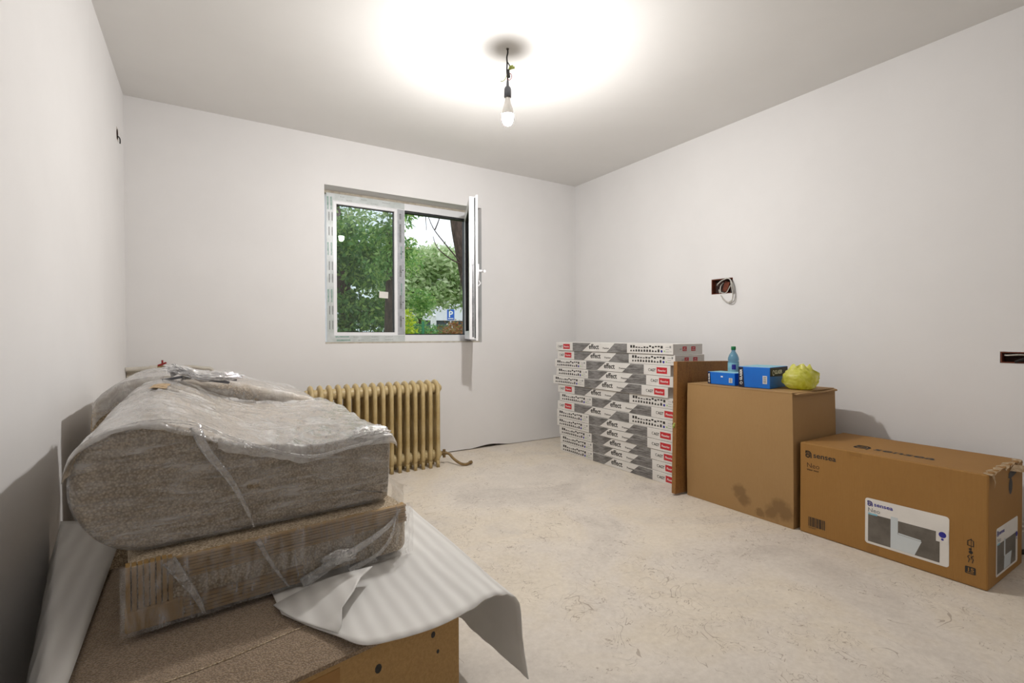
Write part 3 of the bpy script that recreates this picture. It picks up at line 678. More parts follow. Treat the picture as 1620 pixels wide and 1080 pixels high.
mb = MB(); sensea(mb, FTp(.0008), .205, .10, .080); mb.build('top_print', 'ink_black', sb)
rnd = random.Random(11); mb = MB(); x = .045
while x < .122:
    wd = rnd.choice((.0016, .0024, .0042)); put_rect(mb, FS(.0008), x, .043, x+wd, .092); x += wd+rnd.choice((.0014, .002, .0032))
put_text(mb, '3276007', .009, FS(.0008), .045, .033, 0, 1.2); tag(mb.build('barcode', 'ink_black', sb), kind='stuff')
def picture_label(fr, x0, y0, x1, y1, small=False):
    lb = put_poly(MB(), fr(.0008), rrect(x0, y0, x1, y1, .012)).build('picture_label', 'label_white', sb)
    W, Hh = x1-x0, y1-y0; px = lambda f_: x0+W*f_; py = lambda f_: y0+Hh*f_
    put_poly(MB(), fr(.0013), [(px(.04), py(.05)), (px(.9), py(.05)), (px(.9), py(.66)), (px(.04), py(.66))]).build('photo_print', 'photo_concrete', lb)
    mb = MB(); f3 = fr(.0018)
    if not small:
        put_poly(mb, f3, [(px(.33), py(.05)), (px(.62), py(.05)), (px(.70), py(.36)), (px(.42), py(.38)), (px(.42), py(.72)), (px(.33), py(.72))])
        put_poly(mb, f3, [(px(.425), py(.385)), (px(.695), py(.365)), (px(.69), py(.392)), (px(.425), py(.415))])
    else:
        put_poly(mb, f3, [(px(.34), py(.06)), (px(.64), py(.06)), (px(.70), py(.34)), (px(.36), py(.34))]); put_poly(mb, f3, [(px(.34), py(.34)), (px(.40), py(.34)), (px(.40), py(.70)), (px(.34), py(.70))])
    mb.build('toilet_print', 'photo_white', lb)
    mb = MB(); sensea(mb, f3, px(.03), py(.84), Hh*.115); mb.build('label_lettering', 'ink_blue', lb)
    for c_, r_ in ((.62, .060), (.53, .022)): put_poly(MB(), fr(.0026), circ(px(.93), py(c_), Hh*r_, 16)).build('badge_dot', 'ink_blue', lb)
    mb = MB(); put_text(mb, 'Neo', Hh*.13, f3, px(.035), py(.705), 0, 1); mb.build('model_lettering', 'ink_grey', lb)
    put_rect(MB(), f3, px(.04), py(.645), px(.16), py(.68)).build('tag_print', 'ink_lightblue', lb)
    if not small: put_rect(MB(), fr(.0022), px(.86), py(.47), px(.995), py(.72)).build('badge_print', 'label_white', lb)
picture_label(FS, .306, .049, .620, .266); picture_label(FE, .096, .032, .392, .236, True)
mb = MB(); put_poly(mb, FS(.0008), rrect(.672, .052, .706, .082, .004))
for (a, b) in ((.683, .10), (.695, .10)):
    put_stroke(mb, FS(.0008), [(a, b), (a+.003, b+.014), (a-.003, b+.022), (a+.003, b+.03)], .0028); 
put_poly(mb, FS(.0008), circ(.690, .143, .007, 10)); put_poly(mb, FS(.0008), circ(.688, .155, .005, 8))
put_stroke(mb, FS(.0008), [(.680, .17), (.680, .188), (.690, .196), (.698, .19), (.698, .168), (.680, .17)], .003); put_rect(mb, FS(.0008), .690, .11, .6915, .20)
tag(mb.build('handling_icons', 'ink_black', sb), kind='stuff')
mb = MB(); put_text(mb, '15', .022, FS(.0013), .689, .062, .0006, 1.1, center=True); put_rect(mb, FS(.0013), .678, .056, .700, .0585); mb.build('badge_number', 'cardboard_warm', sb)
for q in ((.235, sh-.024, .288, sh-.007), (.312, .006, .362, .036)): put_rect(MB(), FS(.0007), *q).build('tape', 'packing_tape', sb)
# worn right end: torn top edge, hand hole, hanging strip
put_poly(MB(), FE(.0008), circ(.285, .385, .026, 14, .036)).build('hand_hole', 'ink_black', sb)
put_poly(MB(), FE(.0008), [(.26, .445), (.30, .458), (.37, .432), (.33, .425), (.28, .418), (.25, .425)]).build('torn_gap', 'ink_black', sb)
mb = MB(); rnd = random.Random(3); prev = None
rows = [[], []]
for k in range(22):
    x = sx0+.005+(sx1-sx0-.02)*k/21; rows[0].append((x, sy0+.022+rnd.uniform(-.008, .008), sh+.001+rnd.uniform(0, .003))); rows[1].append((x, sy0-.004+rnd.uniform(-.006, .004), sh-.001+rnd.uniform(-.012, .005)))
mb.grid(rows); mb.build('torn_edge', 'cardboard_torn', sb)
mb = MB(); mb.grid([[(2.70, sy0-.006, sh-.004), (2.722, sy0-.007, sh-.004)], [(2.706, sy0-.013, sh-.03), (2.720, sy0-.013, sh-.032)], [(2.713, sy0-.010, sh-.055), (2.717, sy0-.010, sh-.055)]]); mb.build('hanging_strip', 'cardboard_torn', sb)
mb = MB(); mb.grid([[(2.93, sy0-.006, sh-.018), (3.00, sy0-.004, sh-.001)], [(3.02, sy0-.05, sh-.03), (3.05, sy0-.03, sh-.008)], [(3.10, sy0-.035, sh-.06), (3.12, sy0-.02, sh-.045)]]); mb.build('torn_flap', 'cardboard_torn', sb)
cb = empty('floor_cables', (3.22, .66, 0), 'dark coiled cables on the floor behind the long printed carton', 'cable')
mb = MB(); mb.tube(smooth_path([(3.19, .70, .02), (3.24, .66, .03), (3.27, .60, .02), (3.24, .52, .015), (3.27, .42, .012)], 6), .012, 8); mb.build('cable', 'wire_black', cb, smooth=True)
for q in range(3): MB().tube(smooth_path([(3.18, .72-.01*q, .11+.02*q), (3.22, .67, .13+.022*q), (3.27, .62, .11+.02*q), (3.285, .55, .03)], 6), .006, 7).build('cable_loop', 'wire_white', cb, smooth=True)

# ------------------------------------------------------------------ things on the big carton
TZ = ch-.0035
def blue_box(e_loc, rz, L, Dp, Hh, label, spine, side_black):
    e = empty('blue_product_box', e_loc, label, 'box', 'blue boxes on the big carton', rz=rz)
    mk = lambda mb: [setattr(mb, 'v', [e.matrix_basis @ p for p in mb.v]), mb][1]
    mk(MB().box(0, Dp, 0, L, .0005, Hh)).build('box_body', 'blue_card', e, bevel=.002)
    FF = lambda d: ((-d, L, 0), (0, -1, 0), (0, 0, 1))
    sl = spine*.25
    mk(put_poly(MB(), FF(.0007), [(.001, .002), (spine+sl*.6, .002), (spine-sl*.6, Hh-.002), (.001, Hh-.002)])).build('spine_band', 'navy_card', e)
    VFr = ((-.0014, L, 0), (0, 0, 1), (0, 1, 0))
    mk(put_text(MB(), 'GLASER', Hh*.155, VFr, Hh*.33, -(spine*.70), .0006, 1.0)).build('spine_lettering', 'ink_white', e)
    mk(put_stroke(MB(), ((-.0014, L, 0), (0, -1, 0), (0, 0, 1)), [(spine*.55+spine*.22*math.cos(a*.7), Hh*.2+spine*.22*math.sin(a*.7)) for a in range(9)], .003)).build('spine_mark', 'ink_white', e)
    mb = put_rect(MB(), FF(.0007), L-.040, Hh*.22, L-.016, Hh*.60); mk(mb).build('code_label', 'label_white', e)
    mb = MB(); 
    for q in range(9): put_rect(mb, FF(.0013), L-.036, Hh*(.25+.036*q), L-.020, Hh*(.25+.036*q+(.022 if q % 3 else .012)))
    tag(mk(mb).build('code_bars', 'ink_grey', e), kind='stuff')
    if side_black:
        FR = lambda d: ((0, -d, 0), (1, 0, 0), (0, 0, 1))
        mk(put_poly(MB(), FR(.0007), [(.001, Hh*.58), (Dp-.002, Hh*.52), (Dp-.002, Hh-.002), (.001, Hh-.002)])).build('side_band', 'ink_black', e)
        mb = put_text(MB(), 'GLASER', .030, FR(.0014), .062, Hh*.68, .0006, 1.0); put_stroke(mb, FR(.0014), [(.046+.012*math.cos(a*.7), Hh*.74+.014*math.sin(a*.7)) for a in range(9)], .004); mk(mb).build('side_lettering', 'ink_white', e)
    else: mk(put_rect(MB(), FF(.0007), L*.50, Hh*.62, L*.58, Hh*.72)).build('white_mark', 'ink_white', e)
    mk(MB().box(.003, Dp-.003, .003, L-.003, Hh+.0002, Hh+.0009)).build('lid_film', 'ink_lightblue', e)
    return e
blue_box((2.738, 1.815, TZ), R(-2), .195, .13, .076, 'flat small blue box with dark spine, left on the big carton', .022, False)
blue_box((2.750, 1.602, TZ), R(8), .182, .25, .122, 'taller blue box with dark spine and black side, between bottle and green bag', .032, True)
bo = empty('water_bottle', (2.96, 1.972, TZ), 'blue plastic water bottle with green cap behind the blue boxes', 'bottle')
c0 = (2.96, 1.972, TZ)
MB().lathe([(.0005, .001), (.030, .001), (.034, .008), (.034, .05), (.032, .056), (.034, .062), (.034, .135), (.031, .140), (.034, .146), (.033, .160), (.026, .180), (.016, .196), (.0125, .203), (.0125, .214)], c0, 24).build('bottle_body', 'bottle_blue', bo, smooth=True)
MB().lathe([(.0005, .236), (.013, .236), (.0145, .233), (.0145, .214), (.012, .212)], c0, 18).build('cap', 'cap_green', bo, smooth=True)
MB().lathe([(.0345, .066), (.0347, .067), (.0347, .128), (.0345, .129)], c0, 24).build('label_band', 'ink_lightblue', bo, smooth=True)
mb = MB(); cd = Vector((-.79, -.61, 0)); sd_ = Vector((.61, -.79, 0))
for a_ in range(-2, 2): 
    q = [Vector(c0)+Vector((0, 0, z))+ (cd*math.cos(t)+sd_*math.sin(t))*.0352 for z, t in ((.085, a_*.18), (.085, (a_+1)*.18), (.118, (a_+1)*.18), (.118, a_*.18))]; mb.poly(q)
mb.build('label_emblem', 'ink_blue', bo)
# crumpled yellow-green bag
bg = empty('carrier_bag', (2.905, 1.512, TZ), 'crumpled translucent yellow green plastic bag on the big carton', 'bag')
def lump(c, rx, ry, rz, amp, sc, seed, nu=44, nv=26, flat=.04):
    rows = []
    for i in range(nv+1):
        ph = math.pi*i/nv; row = []
        for j in range(nu):
            th = 2*math.pi*j/nu; d = Vector((math.sin(ph)*math.cos(th), math.sin(ph)*math.sin(th), math.cos(ph)))
            d2 = Vector((math.copysign(abs(d.x)**.8, d.x), math.copysign(abs(d.y)**.8, d.y), d.z))
            r = 1+amp*(1-abs(2*abs(noise.noise(d*sc+Vector((seed, 0, 0))))-.4)) - amp*.8 + .5*amp*noise.noise(d*sc*2.7+Vector((0, seed, 0)))
            p = Vector((d2.x*rx*r, d2.y*ry*r, d2.z*rz*r)); z = rz*.86+p.z
            row.append(Vector(c)+Vector((p.x, p.y, max(z, .001+.0015*(1+d.x)))))
        rows.append(row)
    return MB().grid(rows, True)
lump((2.905, 1.512, TZ), .098, .084, .066, .16, 1.7, 5.3).build('bag_body', 'bag_yellow', bg, smooth=True)
mb = MB(); rows = []
for i in range(9):
    row = []
    for j in range(36):
        a = 2*math.pi*j/36; t = i/8; rr = .070-.022*t+.014*noise.noise((math.cos(a)*2, math.sin(a)*2, 4+t))*t
        row.append((2.905+.01*t+rr*math.cos(a)*1.05, 1.515+rr*math.sin(a)*1.05, TZ+.088+.042*t+.030*t*noise.noise((math.cos(a)*1.8, math.sin(a)*1.8, 7))+.006*t*math.sin(7*a)))
    rows.append(row)
mb.grid(rows, True); mb.build('gathered_neck', 'bag_yellow', bg, smooth=True)
mb = MB(); mb.grid([[(2.915+.012*k, 1.480-.010*k, TZ+.098-.004*k), (2.92+.013*k, 1.470-.012*k, TZ+.124-.010*k), (2.925+.012*k, 1.458-.008*k, TZ+.100-.008*k)] for k in range(4)]); mb.build('bag_ear', 'bag_yellow', bg, smooth=True)

# ================================================================== THE WRAPPED SOFA PIECES
def resample(pts, n):
    P = [Vector(p) for p in pts]; P.append(P[0]); L = [0]
    for a, b in zip(P[:-1], P[1:]): L.append(L[-1]+(b-a).length)
    out = []; k = 0
    for i in range(n):
        t = L[-1]*i/n
        while L[k+1] < t: k += 1
        f_ = (t-L[k])/max(1e-9, L[k+1]-L[k]); out.append(P[k].lerp(P[k+1], f_))
    return out
def catmull_closed(pts, n=5):
    P = [Vector(p) for p in pts]; m = len(P); out = []
    for i in range(m):
        p0, p1, p2, p3 = P[i-1], P[i], P[(i+1) % m], P[(i+2) % m]
        for k in range(n):
            t = k/n; out.append(.5*((2*p1)+(-p0+p2)*t+(2*p0-5*p1+4*p2-p3)*t*t+(-p0+3*p1-3*p2+p3)*t**3))
    return out
def pillow_extrude(prof, ya, yb, shear, rise, nring=18, er=.022, npt=110, amp=.003, off=0):
    """closed X-Z profile swept along Y with softly rounded ends"""
    P = resample(catmull_closed(prof, 4), npt); c = sum(P, Vector((0, 0)))/len(P)
    P = [p+(Vector((-(P[(i+1) % npt]-P[i-1]).y, (P[(i+1) % npt]-P[i-1]).x)).normalized()*-off if off else Vector((0, 0))) for i, p in enumerate(P)]
    stations = []
    for k in range(6): a = R(90*k/5); stations.append((ya+er*(1-math.sin(a)), er*(1-math.cos(a))))
    for k in range(1, nring): stations.append((ya+er+(yb-ya-2*er)*k/nring, 0))
    for k in range(5, -1, -1): a = R(90*k/5); stations.append((yb-er*(1-math.sin(a)), er*(1-math.cos(a))))
    # stations start at the rim of the rounded end
    st = sorted(stations); rows = []
    for (y, _) in st:
        e_ = min(y-ya, yb-y); ins = er-math.sqrt(max(0, er*er-(er-min(e_, er))**2)) if e_ < er else 0
        row = []
        for i, p in enumerate(P):
            t = P[(i+1) % npt]-P[i-1]; nrm = Vector((t.y, -t.x)).normalized()
            if nrm.dot(p-c) < 0: nrm = -nrm
            q = p-nrm*ins; z = q.y+rise*max(0, (q.y-.70)/.15)*(y-ya)/(yb-ya)
            w3 = Vector((q.x, y+shear*q.x, z)); dd = amp*noise.noise(w3*9)
            row.append((w3.x+nrm.x*dd, w3.y, w3.z+nrm.y*dd*(1 if z > .58 else 0)))
        rows.append(row)
    mb = MB().grid(rows, True); mb.cap(rows[0], True); mb.cap(rows[-1]); return mb, rows

# ---- base: upholstered box with a bare chipboard front, standing on the floor
bth = math.atan(.19); bor = Vector((.522, 1.082, 0))
Bm = Matrix.Translation(bor) @ Matrix.Rotation(bth, 4, 'Z')        # local -X along the front to the left, +Y to the back
base = empty('sofa_bottom_section', (.10, 1.4, 0), 'lowest sofa piece: fabric topped box with bare chipboard front', 'sofa piece', 'packed sofa pieces by the left wall')
MB().box(-.725, -.002, .019, .80, .002, .384, mat=Bm).build('carcass', 'sofa_fabric_dark', base, bevel=.006)
MB().box(-.725, .0, .0, .0185, .001, .383, mat=Bm).build('front_board', 'chipboard', base, bevel=.001)
mb = MB(); rows = []
for i in range(9):
    y = -.004+.808*i/8; row = []
    for j in range(13):
        x = -.731+.735*j/12; edge = (i in (0, 8)) or (j in (0, 12)); row.append(Bm @ Vector((x, y, .3995-(.007 if edge else 0)+.0008*noise.noise((x*7, y*7, 1)))))
    rows.append(row)
mb.grid(rows); mb.grid([[Bm @ Vector((-.731+.735*j/12, -.004, .3925)) for j in range(13)], [Bm @ Vector((-.731+.735*j/12, -.004, .384)) for j in range(13)]]); mb.grid([[Bm @ Vector((.004, -.004+.808*j/8, .3925)) for j in range(9)], [Bm @ Vector((.004, -.004+.808*j/8, .384)) for j in range(9)]])
mb.build('fabric_top', 'sofa_fabric_dark', base, smooth=True)
mb = MB(); mb.tube([Bm @ Vector((-.72+.05*k, .14+.004*math.sin(k), .4008)) for k in range(12)], .0015, 5); mb.build('seam', 'sofa_fabric', base)
for (x, z, r) in ((-.075, .345, .006), (-.215, .330, .008), (-.062, .30, .004), (-.40, .30, .006)): put_poly(MB(), (Bm @ Vector((0, -.0006, 0)), Bm.to_3x3() @ Vector((1, 0, 0)), (0, 0, 1)), circ(x, z, r, 9, r*1.3)).build('screw_hole', 'ink_black', base)
MB().box(-.44, -.30, -.0008, 0, .31, .372, mat=Bm).build('tape', 'packing_tape', base)
mb = MB()
# ---- middle piece: seat cushion with cardboard edge strips, wrapped in film
mth = math.atan(.11); mor = Vector((.500, 1.382, 0)); Mm = Matrix.Translation(mor) @ Matrix.Rotation(mth, 4, 'Z')
mid = empty('sofa_cushion', (.18, 1.8, .415), 'middle sofa piece in film with layered cardboard edge strips', 'sofa piece', 'packed sofa pieces by the left wall')
prof = rrect(-.645, .418, -.002, .556, .022, 4)
mb = MB(); rows = []
for (y, ins) in ((.0, .014), (.004, .006), (.012, .0), (.3, 0), (.6, 0), (.86, 0), (.87, .006), (.875, .014)):
    rows.append([Mm @ Vector((x+(.3235+x)*-ins*3, y, z+(.487-z)*ins*6)) for x, z in prof])
mb.grid(rows, True); mb.cap(rows[0], True); mb.cap(rows[-1]); mb.build('cushion_body', 'sofa_fabric', mid, smooth=True)
rnd = random.Random(5)
def strip(x0, x1, z0, z1, n, vertical=False, y=-.001):
    mb = MB()
    for k in range(n):
        if not vertical:
            a = z0+(z1-z0)*k/n; b = z0+(z1-z0)*(k+.74)/n; d = .006+.004*rnd.random(); mb.box(x0-.006*rnd.random(), x1+.004*rnd.random(), y-d, y+.02, a, b, mat=Mm)
        else:
            a = x0+(x1-x0)*k/n; b = x0+(x1-x0)*(k+.74)/n; d = .006+.004*rnd.random(); mb.box(a, b, y-d, y+.02, z0-.004*rnd.random(), z1+.003*rnd.random(), mat=Mm)
    return mb
for mbx in (strip(-.56, -.010, .506, .556, 7), strip(-.545, -.296, .418, .462, 5), strip(-.650, -.565, .466, .556, 8, True)): mbx.build('cardboard_strip', 'cardboard_strip', mid)
MB().box(-.652, -.548, -.009, .02, .417, .464, mat=Mm).build('cardboard_corner', 'cardboard_strip', mid, bevel=.004)
mb = MB()
for k in range(4): mb.box(-.075+.004*k, .001, .004, .30, .5565+.0014*k, .5575+.0014*k, mat=Mm)
# stretch film over the front of the middle piece
mb = MB(); rows = []
for i in range(19):
    t = i/18; z = .414+.147*t; row = []
    for j in range(60):
        x = -.660+.672*j/59; d = -.014-.004*noise.noise((x*14, z*30, 2))-.007*max(0, noise.noise((x*4+z*9, 5, z*3)))
        row.append(Mm @ Vector((x, d, z+.003*noise.noise((x*11, 0, 7)))))
    rows.append(row)
mb.grid(rows); mb.build('stretch_film', 'film_stretch_vertical', mid, smooth=True)
mb = MB(); rows = []                                     # twisted rope of film running diagonally, and puckers
for pts, r in (([(-.30, -.018, .418), (-.22, -.022, .45), (-.12, -.024, .485), (-.06, -.020, .515), (-.03, -.016, .548)], .009), ([(-.18, -.02, .416), (-.10, -.024, .44), (-.06, -.024, .48), (-.045, -.02, .53)], .005), ([(-.575, -.017, .556), (-.55, -.02, .51), (-.525, -.02, .46), (-.51, -.02, .418)], .008), ([(-.40, -.017, .556), (-.37, -.02, .49), (-.33, -.018, .42)], .004)):
    sp_ = smooth_path(pts, 5); MB().tube([Mm @ p for p in sp_], [r*(1.7-1.3*q/(len(sp_)-1)) for q in range(len(sp_))], 6, ry=-.15).build('film_rope', 'film_rope', mid, smooth=True)
mb = lump((0, 0, 0), .045, .008, .020, .5, 4, 2.2, 30, 16); mb.v = [Mm @ (p+Vector((-.205, -.018, .440))) for p in mb.v]; mb.build('film_pucker', 'film_rope', mid, smooth=True)
# loose flap of film hanging off the right end
mb = MB(); rows = []
for i in range(14):
    t = i/13; row = []
    for j in range(9):
        s_ = j/8; x = .004+.055*s_*math.sin(math.pi*min(1, t*1.15))**.8+.006*noise.noise((s_*5, t*6, 1)); y = .03+.20*s_+.01*noise.noise((t*7, s_*4, 3)); z = .60-.165*t-.002*s_
        row.append(Mm @ Vector((x, y, z)))
    rows.append(row)
mb.grid(rows); mb.build('film_flap', 'film_flap', mid, smooth=True)

# ---- top front piece with the rolled end
prof = [(.466, .735), (.466, .655), (.461, .585), (.440, .5635), (.284, .5625), (.157, .5625), (.048, .5625), (-.06, .5625), (-.13, .564), (-.185, .585), (-.223, .626), (-.243, .671), (-.249, .714), (-.244, .764), (-.230, .802), (-.206, .826), (-.165, .842), (-.103, .845), (-.035, .825), (.032, .793), (.129, .765), (.252, .752), (.355, .750), (.440, .751)]
top = empty('sofa_armrest_section', (.11, 1.8, .562), 'top sofa piece with thick rolled end, wrapped in clear film, nearest the camera', 'sofa piece', 'packed sofa pieces by the left wall')
mbx, rws = pillow_extrude(prof, 1.385, 2.262, .08, .035); mbx.build('upholstery', 'sofa_fabric', top, smooth=True)
# film stretched over the front end of it
mb = MB(); P = resample(catmull_closed(prof, 4), 110); cc = Vector((.10, .67)); rows = []
for k in range(15):
    t = k/14; s_ = .04+1.0*t if t < .93 else 1.012; row = []
    for p in P:
        q = cc+(p-cc)*s_; edge = max(0, (s_-.93)/.08); y = 1.373+.013*edge**2 if t < .93 else 1.394+.02*(t-.93)/.07
        row.append((q.x, y+.08*q.x-.0035*max(0, noise.noise((q.x*9, q.y*16, 3)))-.002*noise.noise((q.x*30, q.y*8, 1)), q.y))
    rows.append(row)
mb.grid(rows, True); mb.build('stretch_film', 'film_stretch', top, smooth=True)
# loose hazy sheet thrown over the top, hem hanging over the front edge
def topz(x, y):
    best = -1
    for a, b in zip(P, P[1:]+P[:1]):
        if min(a.x, b.x)-1e-9 <= x <= max(a.x, b.x)+1e-9 and abs(b.x-a.x) > 1e-6:
            best = max(best, a.y+(b.y-a.y)*(x-a.x)/(b.x-a.x))
    if best < 0: best = .70
    return best+.035*max(0, (best-.70)/.15)*(y-1.385)/.877
def ridge(x, y, z): return max(0, 1-abs(noise.noise((x, y, z)))*5.5)
def fold(x, y): return .010*max(0, noise.noise((x*5+y*3, y*4-x*2, 1.7)))+.009*ridge(x*5.5-y*3, x*2.4+y*4.2, 4.1)*max(0, .4+noise.noise((x*4, y*4, 9)))+.0045*ridge(x*13+y*6, y*9-x*3, 2.6)+.002*noise.noise((x*40, y*26, 8))
mb = MB(); rows = []; NX, NY = 170, 120
# upper part of the profile, from the left side of the roll over the crest to the right edge
iS = min(range(110), key=lambda i: (P[i]-Vector((-.247, .735))).length); path = [P[(iS+k) % 110] for k in range(110)]
iE = min(range(110), key=lambda k: (path[k]-Vector((.466, .722))).length); path = path[:iE+1]
if path[2].y < path[0].y: path = [P[(iS-k) % 110] for k in range(110)]; iE = min(range(110), key=lambda k: (path[k]-Vector((.466, .722))).length); path = path[:iE+1]
LN = [0]
for a_, b_ in zip(path[:-1], path[1:]): LN.append(LN[-1]+(b_-a_).length)
def at_path(u_):
    t = u_*LN[-1]; k = max(0, min(len(path)-2, next((i for i in range(len(LN)-1) if LN[i+1] >= t), len(path)-2))); f_ = (t-LN[k])/max(1e-9, LN[k+1]-LN[k])
    p = path[k].lerp(path[k+1], f_); d = (path[min(len(path)-1, k+2)]-path[max(0, k-1)]).normalized(); n_ = Vector((-d.y, d.x)); return p, (n_ if n_.y > -.3 else -n_)
PT = [at_path(j/NX) for j in range(NX+1)]
for i in range(NY+1):
    row = []; v_ = i/NY
    for j in range(NX+1):
        u_ = j/NX; p, n_ = PT[j]; yy = 1.374+.893*max(0, v_-.07)/.93
        fd = .005+fold(p.x+p.y*.5, yy)*(1 if u_ > .22 else .45)
        x = p.x+n_.x*fd; z = p.y+n_.y*fd+.035*max(0, (p.y-.70)/.15)*(yy-1.385)/.877
        if v_ < .07:
            t = 1-v_/.07
            hang = (.026+.020*noise.noise((p.x*7, 2, 2))+.018*math.exp(-((p.x-.22)/.09)**2)) if p.x > .02 else .016+.012*noise.noise((p.x*9, 4, 2))
            hang *= min(1, u_/.15, (1-u_)/.05+.2); q_ = Vector((.10, .67)); cdir = (q_-p).normalized()
            x += cdir.x*hang*t*.6 if p.x < .02 else 0; z -= hang*t**1.3; yy = yy-.010*math.sin(t*math.pi/1.4)-.010*t*max(0, noise.noise((p.x*13, t*2, 6)))
        row.append((x, yy+.08*p.x, z))
    rows.append(row)
mb.grid(rows); mb.build('plastic_sheet', 'film_sheet', top, smooth=True)
# bunched shiny corner of the sheet on the right, and long creases
for pts, r in (([(.10, 1.376, .775), (.18, 1.372, .742), (.25, 1.372, .728), (.33, 1.378, .738), (.40, 1.39, .745), (.462, 1.405, .752)], .0045), ([(.33, 1.388, .756), (.37, 1.40, .766), (.42, 1.41, .764), (.47, 1.42, .750)], .006), ([(-.21, 1.363, .826), (-.12, 1.365, .853), (-.03, 1.372, .842), (.05, 1.375, .80), (.10, 1.376, .776)], .004), ([(-.02, 1.368, .835), (.0, 1.358, .78), (.05, 1.353, .70), (.085, 1.355, .62), (.10, 1.36, .575)], .005)):
    sp_ = smooth_path(pts, 6); MB().tube(sp_, [r*(1.0 if pts[-1][2] > .7 else 2.4-2.1*q/(len(sp_)-1)) for q in range(len(sp_))], 6, ry=-.2).build('film_crease', 'film_rope', top, smooth=True)
mb = lump((.415, 1.452, .742), .052, .045, .020, .45, 3.5, 6.1, 40, 20); mb.build('film_bunch', 'film_rope', top, smooth=True)
mb = MB(); rows = []
for i in range(5):
    rows.append([(lambda x_, y_: (x_, y_+.08*x_, topz(x_, y_)+.0075+fold(x_+topz(x_, 1.385)*.5, y_)))(-.155+.048*j/4+.006*i/4, 1.96+.13*i/4) for j in range(5)])
mb.grid(rows); mb.build('kraft_patch', 'cardboard_torn', top)

# ---- rear piece behind it
prof2 = [(.425, .735), (.43, .6), (.43, .3), (.43, .03), (.40, .004), (.2, .002), (-.1, .002), (-.30, .004), (-.335, .04), (-.34, .3), (-.35, .6), (-.355, .70), (-.345, .79), (-.30, .845), (-.235, .875), (-.16, .885), (-.08, .878), (.02, .858), (.13, .838), (.24, .808), (.34, .782), (.405, .765)]
rear = empty('sofa_corner_section', (.04, 2.6, 0), 'rear sofa piece with rolled top behind the wrapped pieces', 'sofa piece', 'packed sofa pieces by the left wall')
mbx, rws2 = pillow_extrude(prof2, 2.318, 2.93, .02, 0); mbx.build('upholstery', 'sofa_fabric', rear, smooth=True)
P2 = resample(catmull_closed(prof2, 4), 110)
mb = MB(); rows = []
for i in range(41):
    y = 2.306+.63*i/40; row = []
    for j in range(61):
        x = -.345+.785*j/60; z = max([a.y+(b.y-a.y)*(x-a.x)/(b.x-a.x) for a, b in zip(P2, P2[1:]+P2[:1]) if min(a.x, b.x) <= x <= max(a.x, b.x) and abs(b.x-a.x) > 1e-6] or [.74])
        if i < 4: y_, dr = 2.302+.002*i, .022*(4-i)+.012*noise.noise((x*8, i, 3))*(4-i)/4
        else: y_, dr = 2.312+.63*(i-4)/36, 0
        row.append((x, y_+.02*x, z+.007+fold(x+3, y)*.8-dr))
    rows.append(row)
mb.grid(rows); mb.build('plastic_sheet', 'film_sheet', rear, smooth=True)
# ---- crumpled clear bag with dark fittings lying in the dip between them
fb = empty('fittings_bag', (-.02, 2.20, .85), 'shiny crumpled clear bag with dark fittings on the sofa pieces', 'bag')
def tz2(x): return topz(x, 2.15)+.02
mb = lump((0, 0, 0), .120, .070, .021, .5, 3.0, 9.4, 50, 24); mb.v = [p+Vector((-.005, 2.205, .0)) for p in mb.v]
for p in mb.v: p.z += max(.858, tz2(max(-.2, min(.4, p.x))) if p.y < 2.262 else .858)+.014
mb.build('clear_bag', 'film_bag', fb, smooth=True)
mb = MB()
for (a, b, c, L_, rz) in ((-.10, 2.17, .888, .06, 10), (.03, 2.16, .874, .10, -8), (.07, 2.20, .876, .07, 15)):
    mb.box(-L_/2, L_/2, -.012, .012, 0, .008, mat=Matrix.Translation((a, b, c)) @ Matrix.Rotation(R(rz), 4, 'Z') @ Matrix.Rotation(R(10 if a > 0 else -8), 4, 'Y'))
mb.build('metal_fitting', 'socket_grey', fb, bevel=.002)

# ---- white foam sheet pinched between base and middle piece, arching over the right edge
fo = empty('foam_sheet', (.45, 1.3, .40), 'white packing foam sheet sticking out below the middle sofa piece, drooping to the right', 'foam sheet')
rim = [(.145, 1.235, .4065), (.190, 1.150, .4065), (.232, 1.080, .408), (.272, 1.012, .411), (.340, .996, .409), (.422, .997, .406), (.487, 1.008, .406), (.546, 1.023, .408), (.600, 1.039, .404), (.643, 1.049, .396), (.668, 1.048, .373), (.681, 1.050, .340), (.688, 1.053, .270), (.697, 1.056, .220), (.704, 1.048, .155)]
back = [(.10, 1.90, .4065), (.14, 1.90, .4065), (.18, 1.90, .4065), (.22, 1.90, .4065), (.28, 1.90, .4065), (.34, 1.90, .4065), (.42, 1.88, .407), (.49, 1.86, .408), (.57, 1.84, .410), (.635, 1.82, .402), (.672, 1.80, .380), (.692, 1.78, .340), (.702, 1.74, .255), (.706, 1.70, .180), (.704, 1.66, .100)]
A_, B_ = smooth_path(rim, 8), smooth_path(back, 8); rows = []
for i in range(31):
    t = i/30; row = []
    for k, (a, b) in enumerate(zip(A_, B_)):
        p = a.lerp(b, t)
        out = max(0, min(1, (k-44)/12)); p.z += .0014*out*math.sin(k*.9+.5*noise.noise((t*3, k*.1, 0)))+.008*out*noise.noise((k*.09, t*3, 1))
        if k == len(A_)-1: p.z += .012*noise.noise((t*9, 1, 5))+.015*(1 if .06 < t < .12 else 0)
        row.append(p)
    rows.append(row)
o = MB().grid(rows).build('foam_main', 'foam_sheet', fo, smooth=True); md = o.modifiers.new('thick', 'SOLIDIFY'); md.thickness = .0025; md.offset = 0
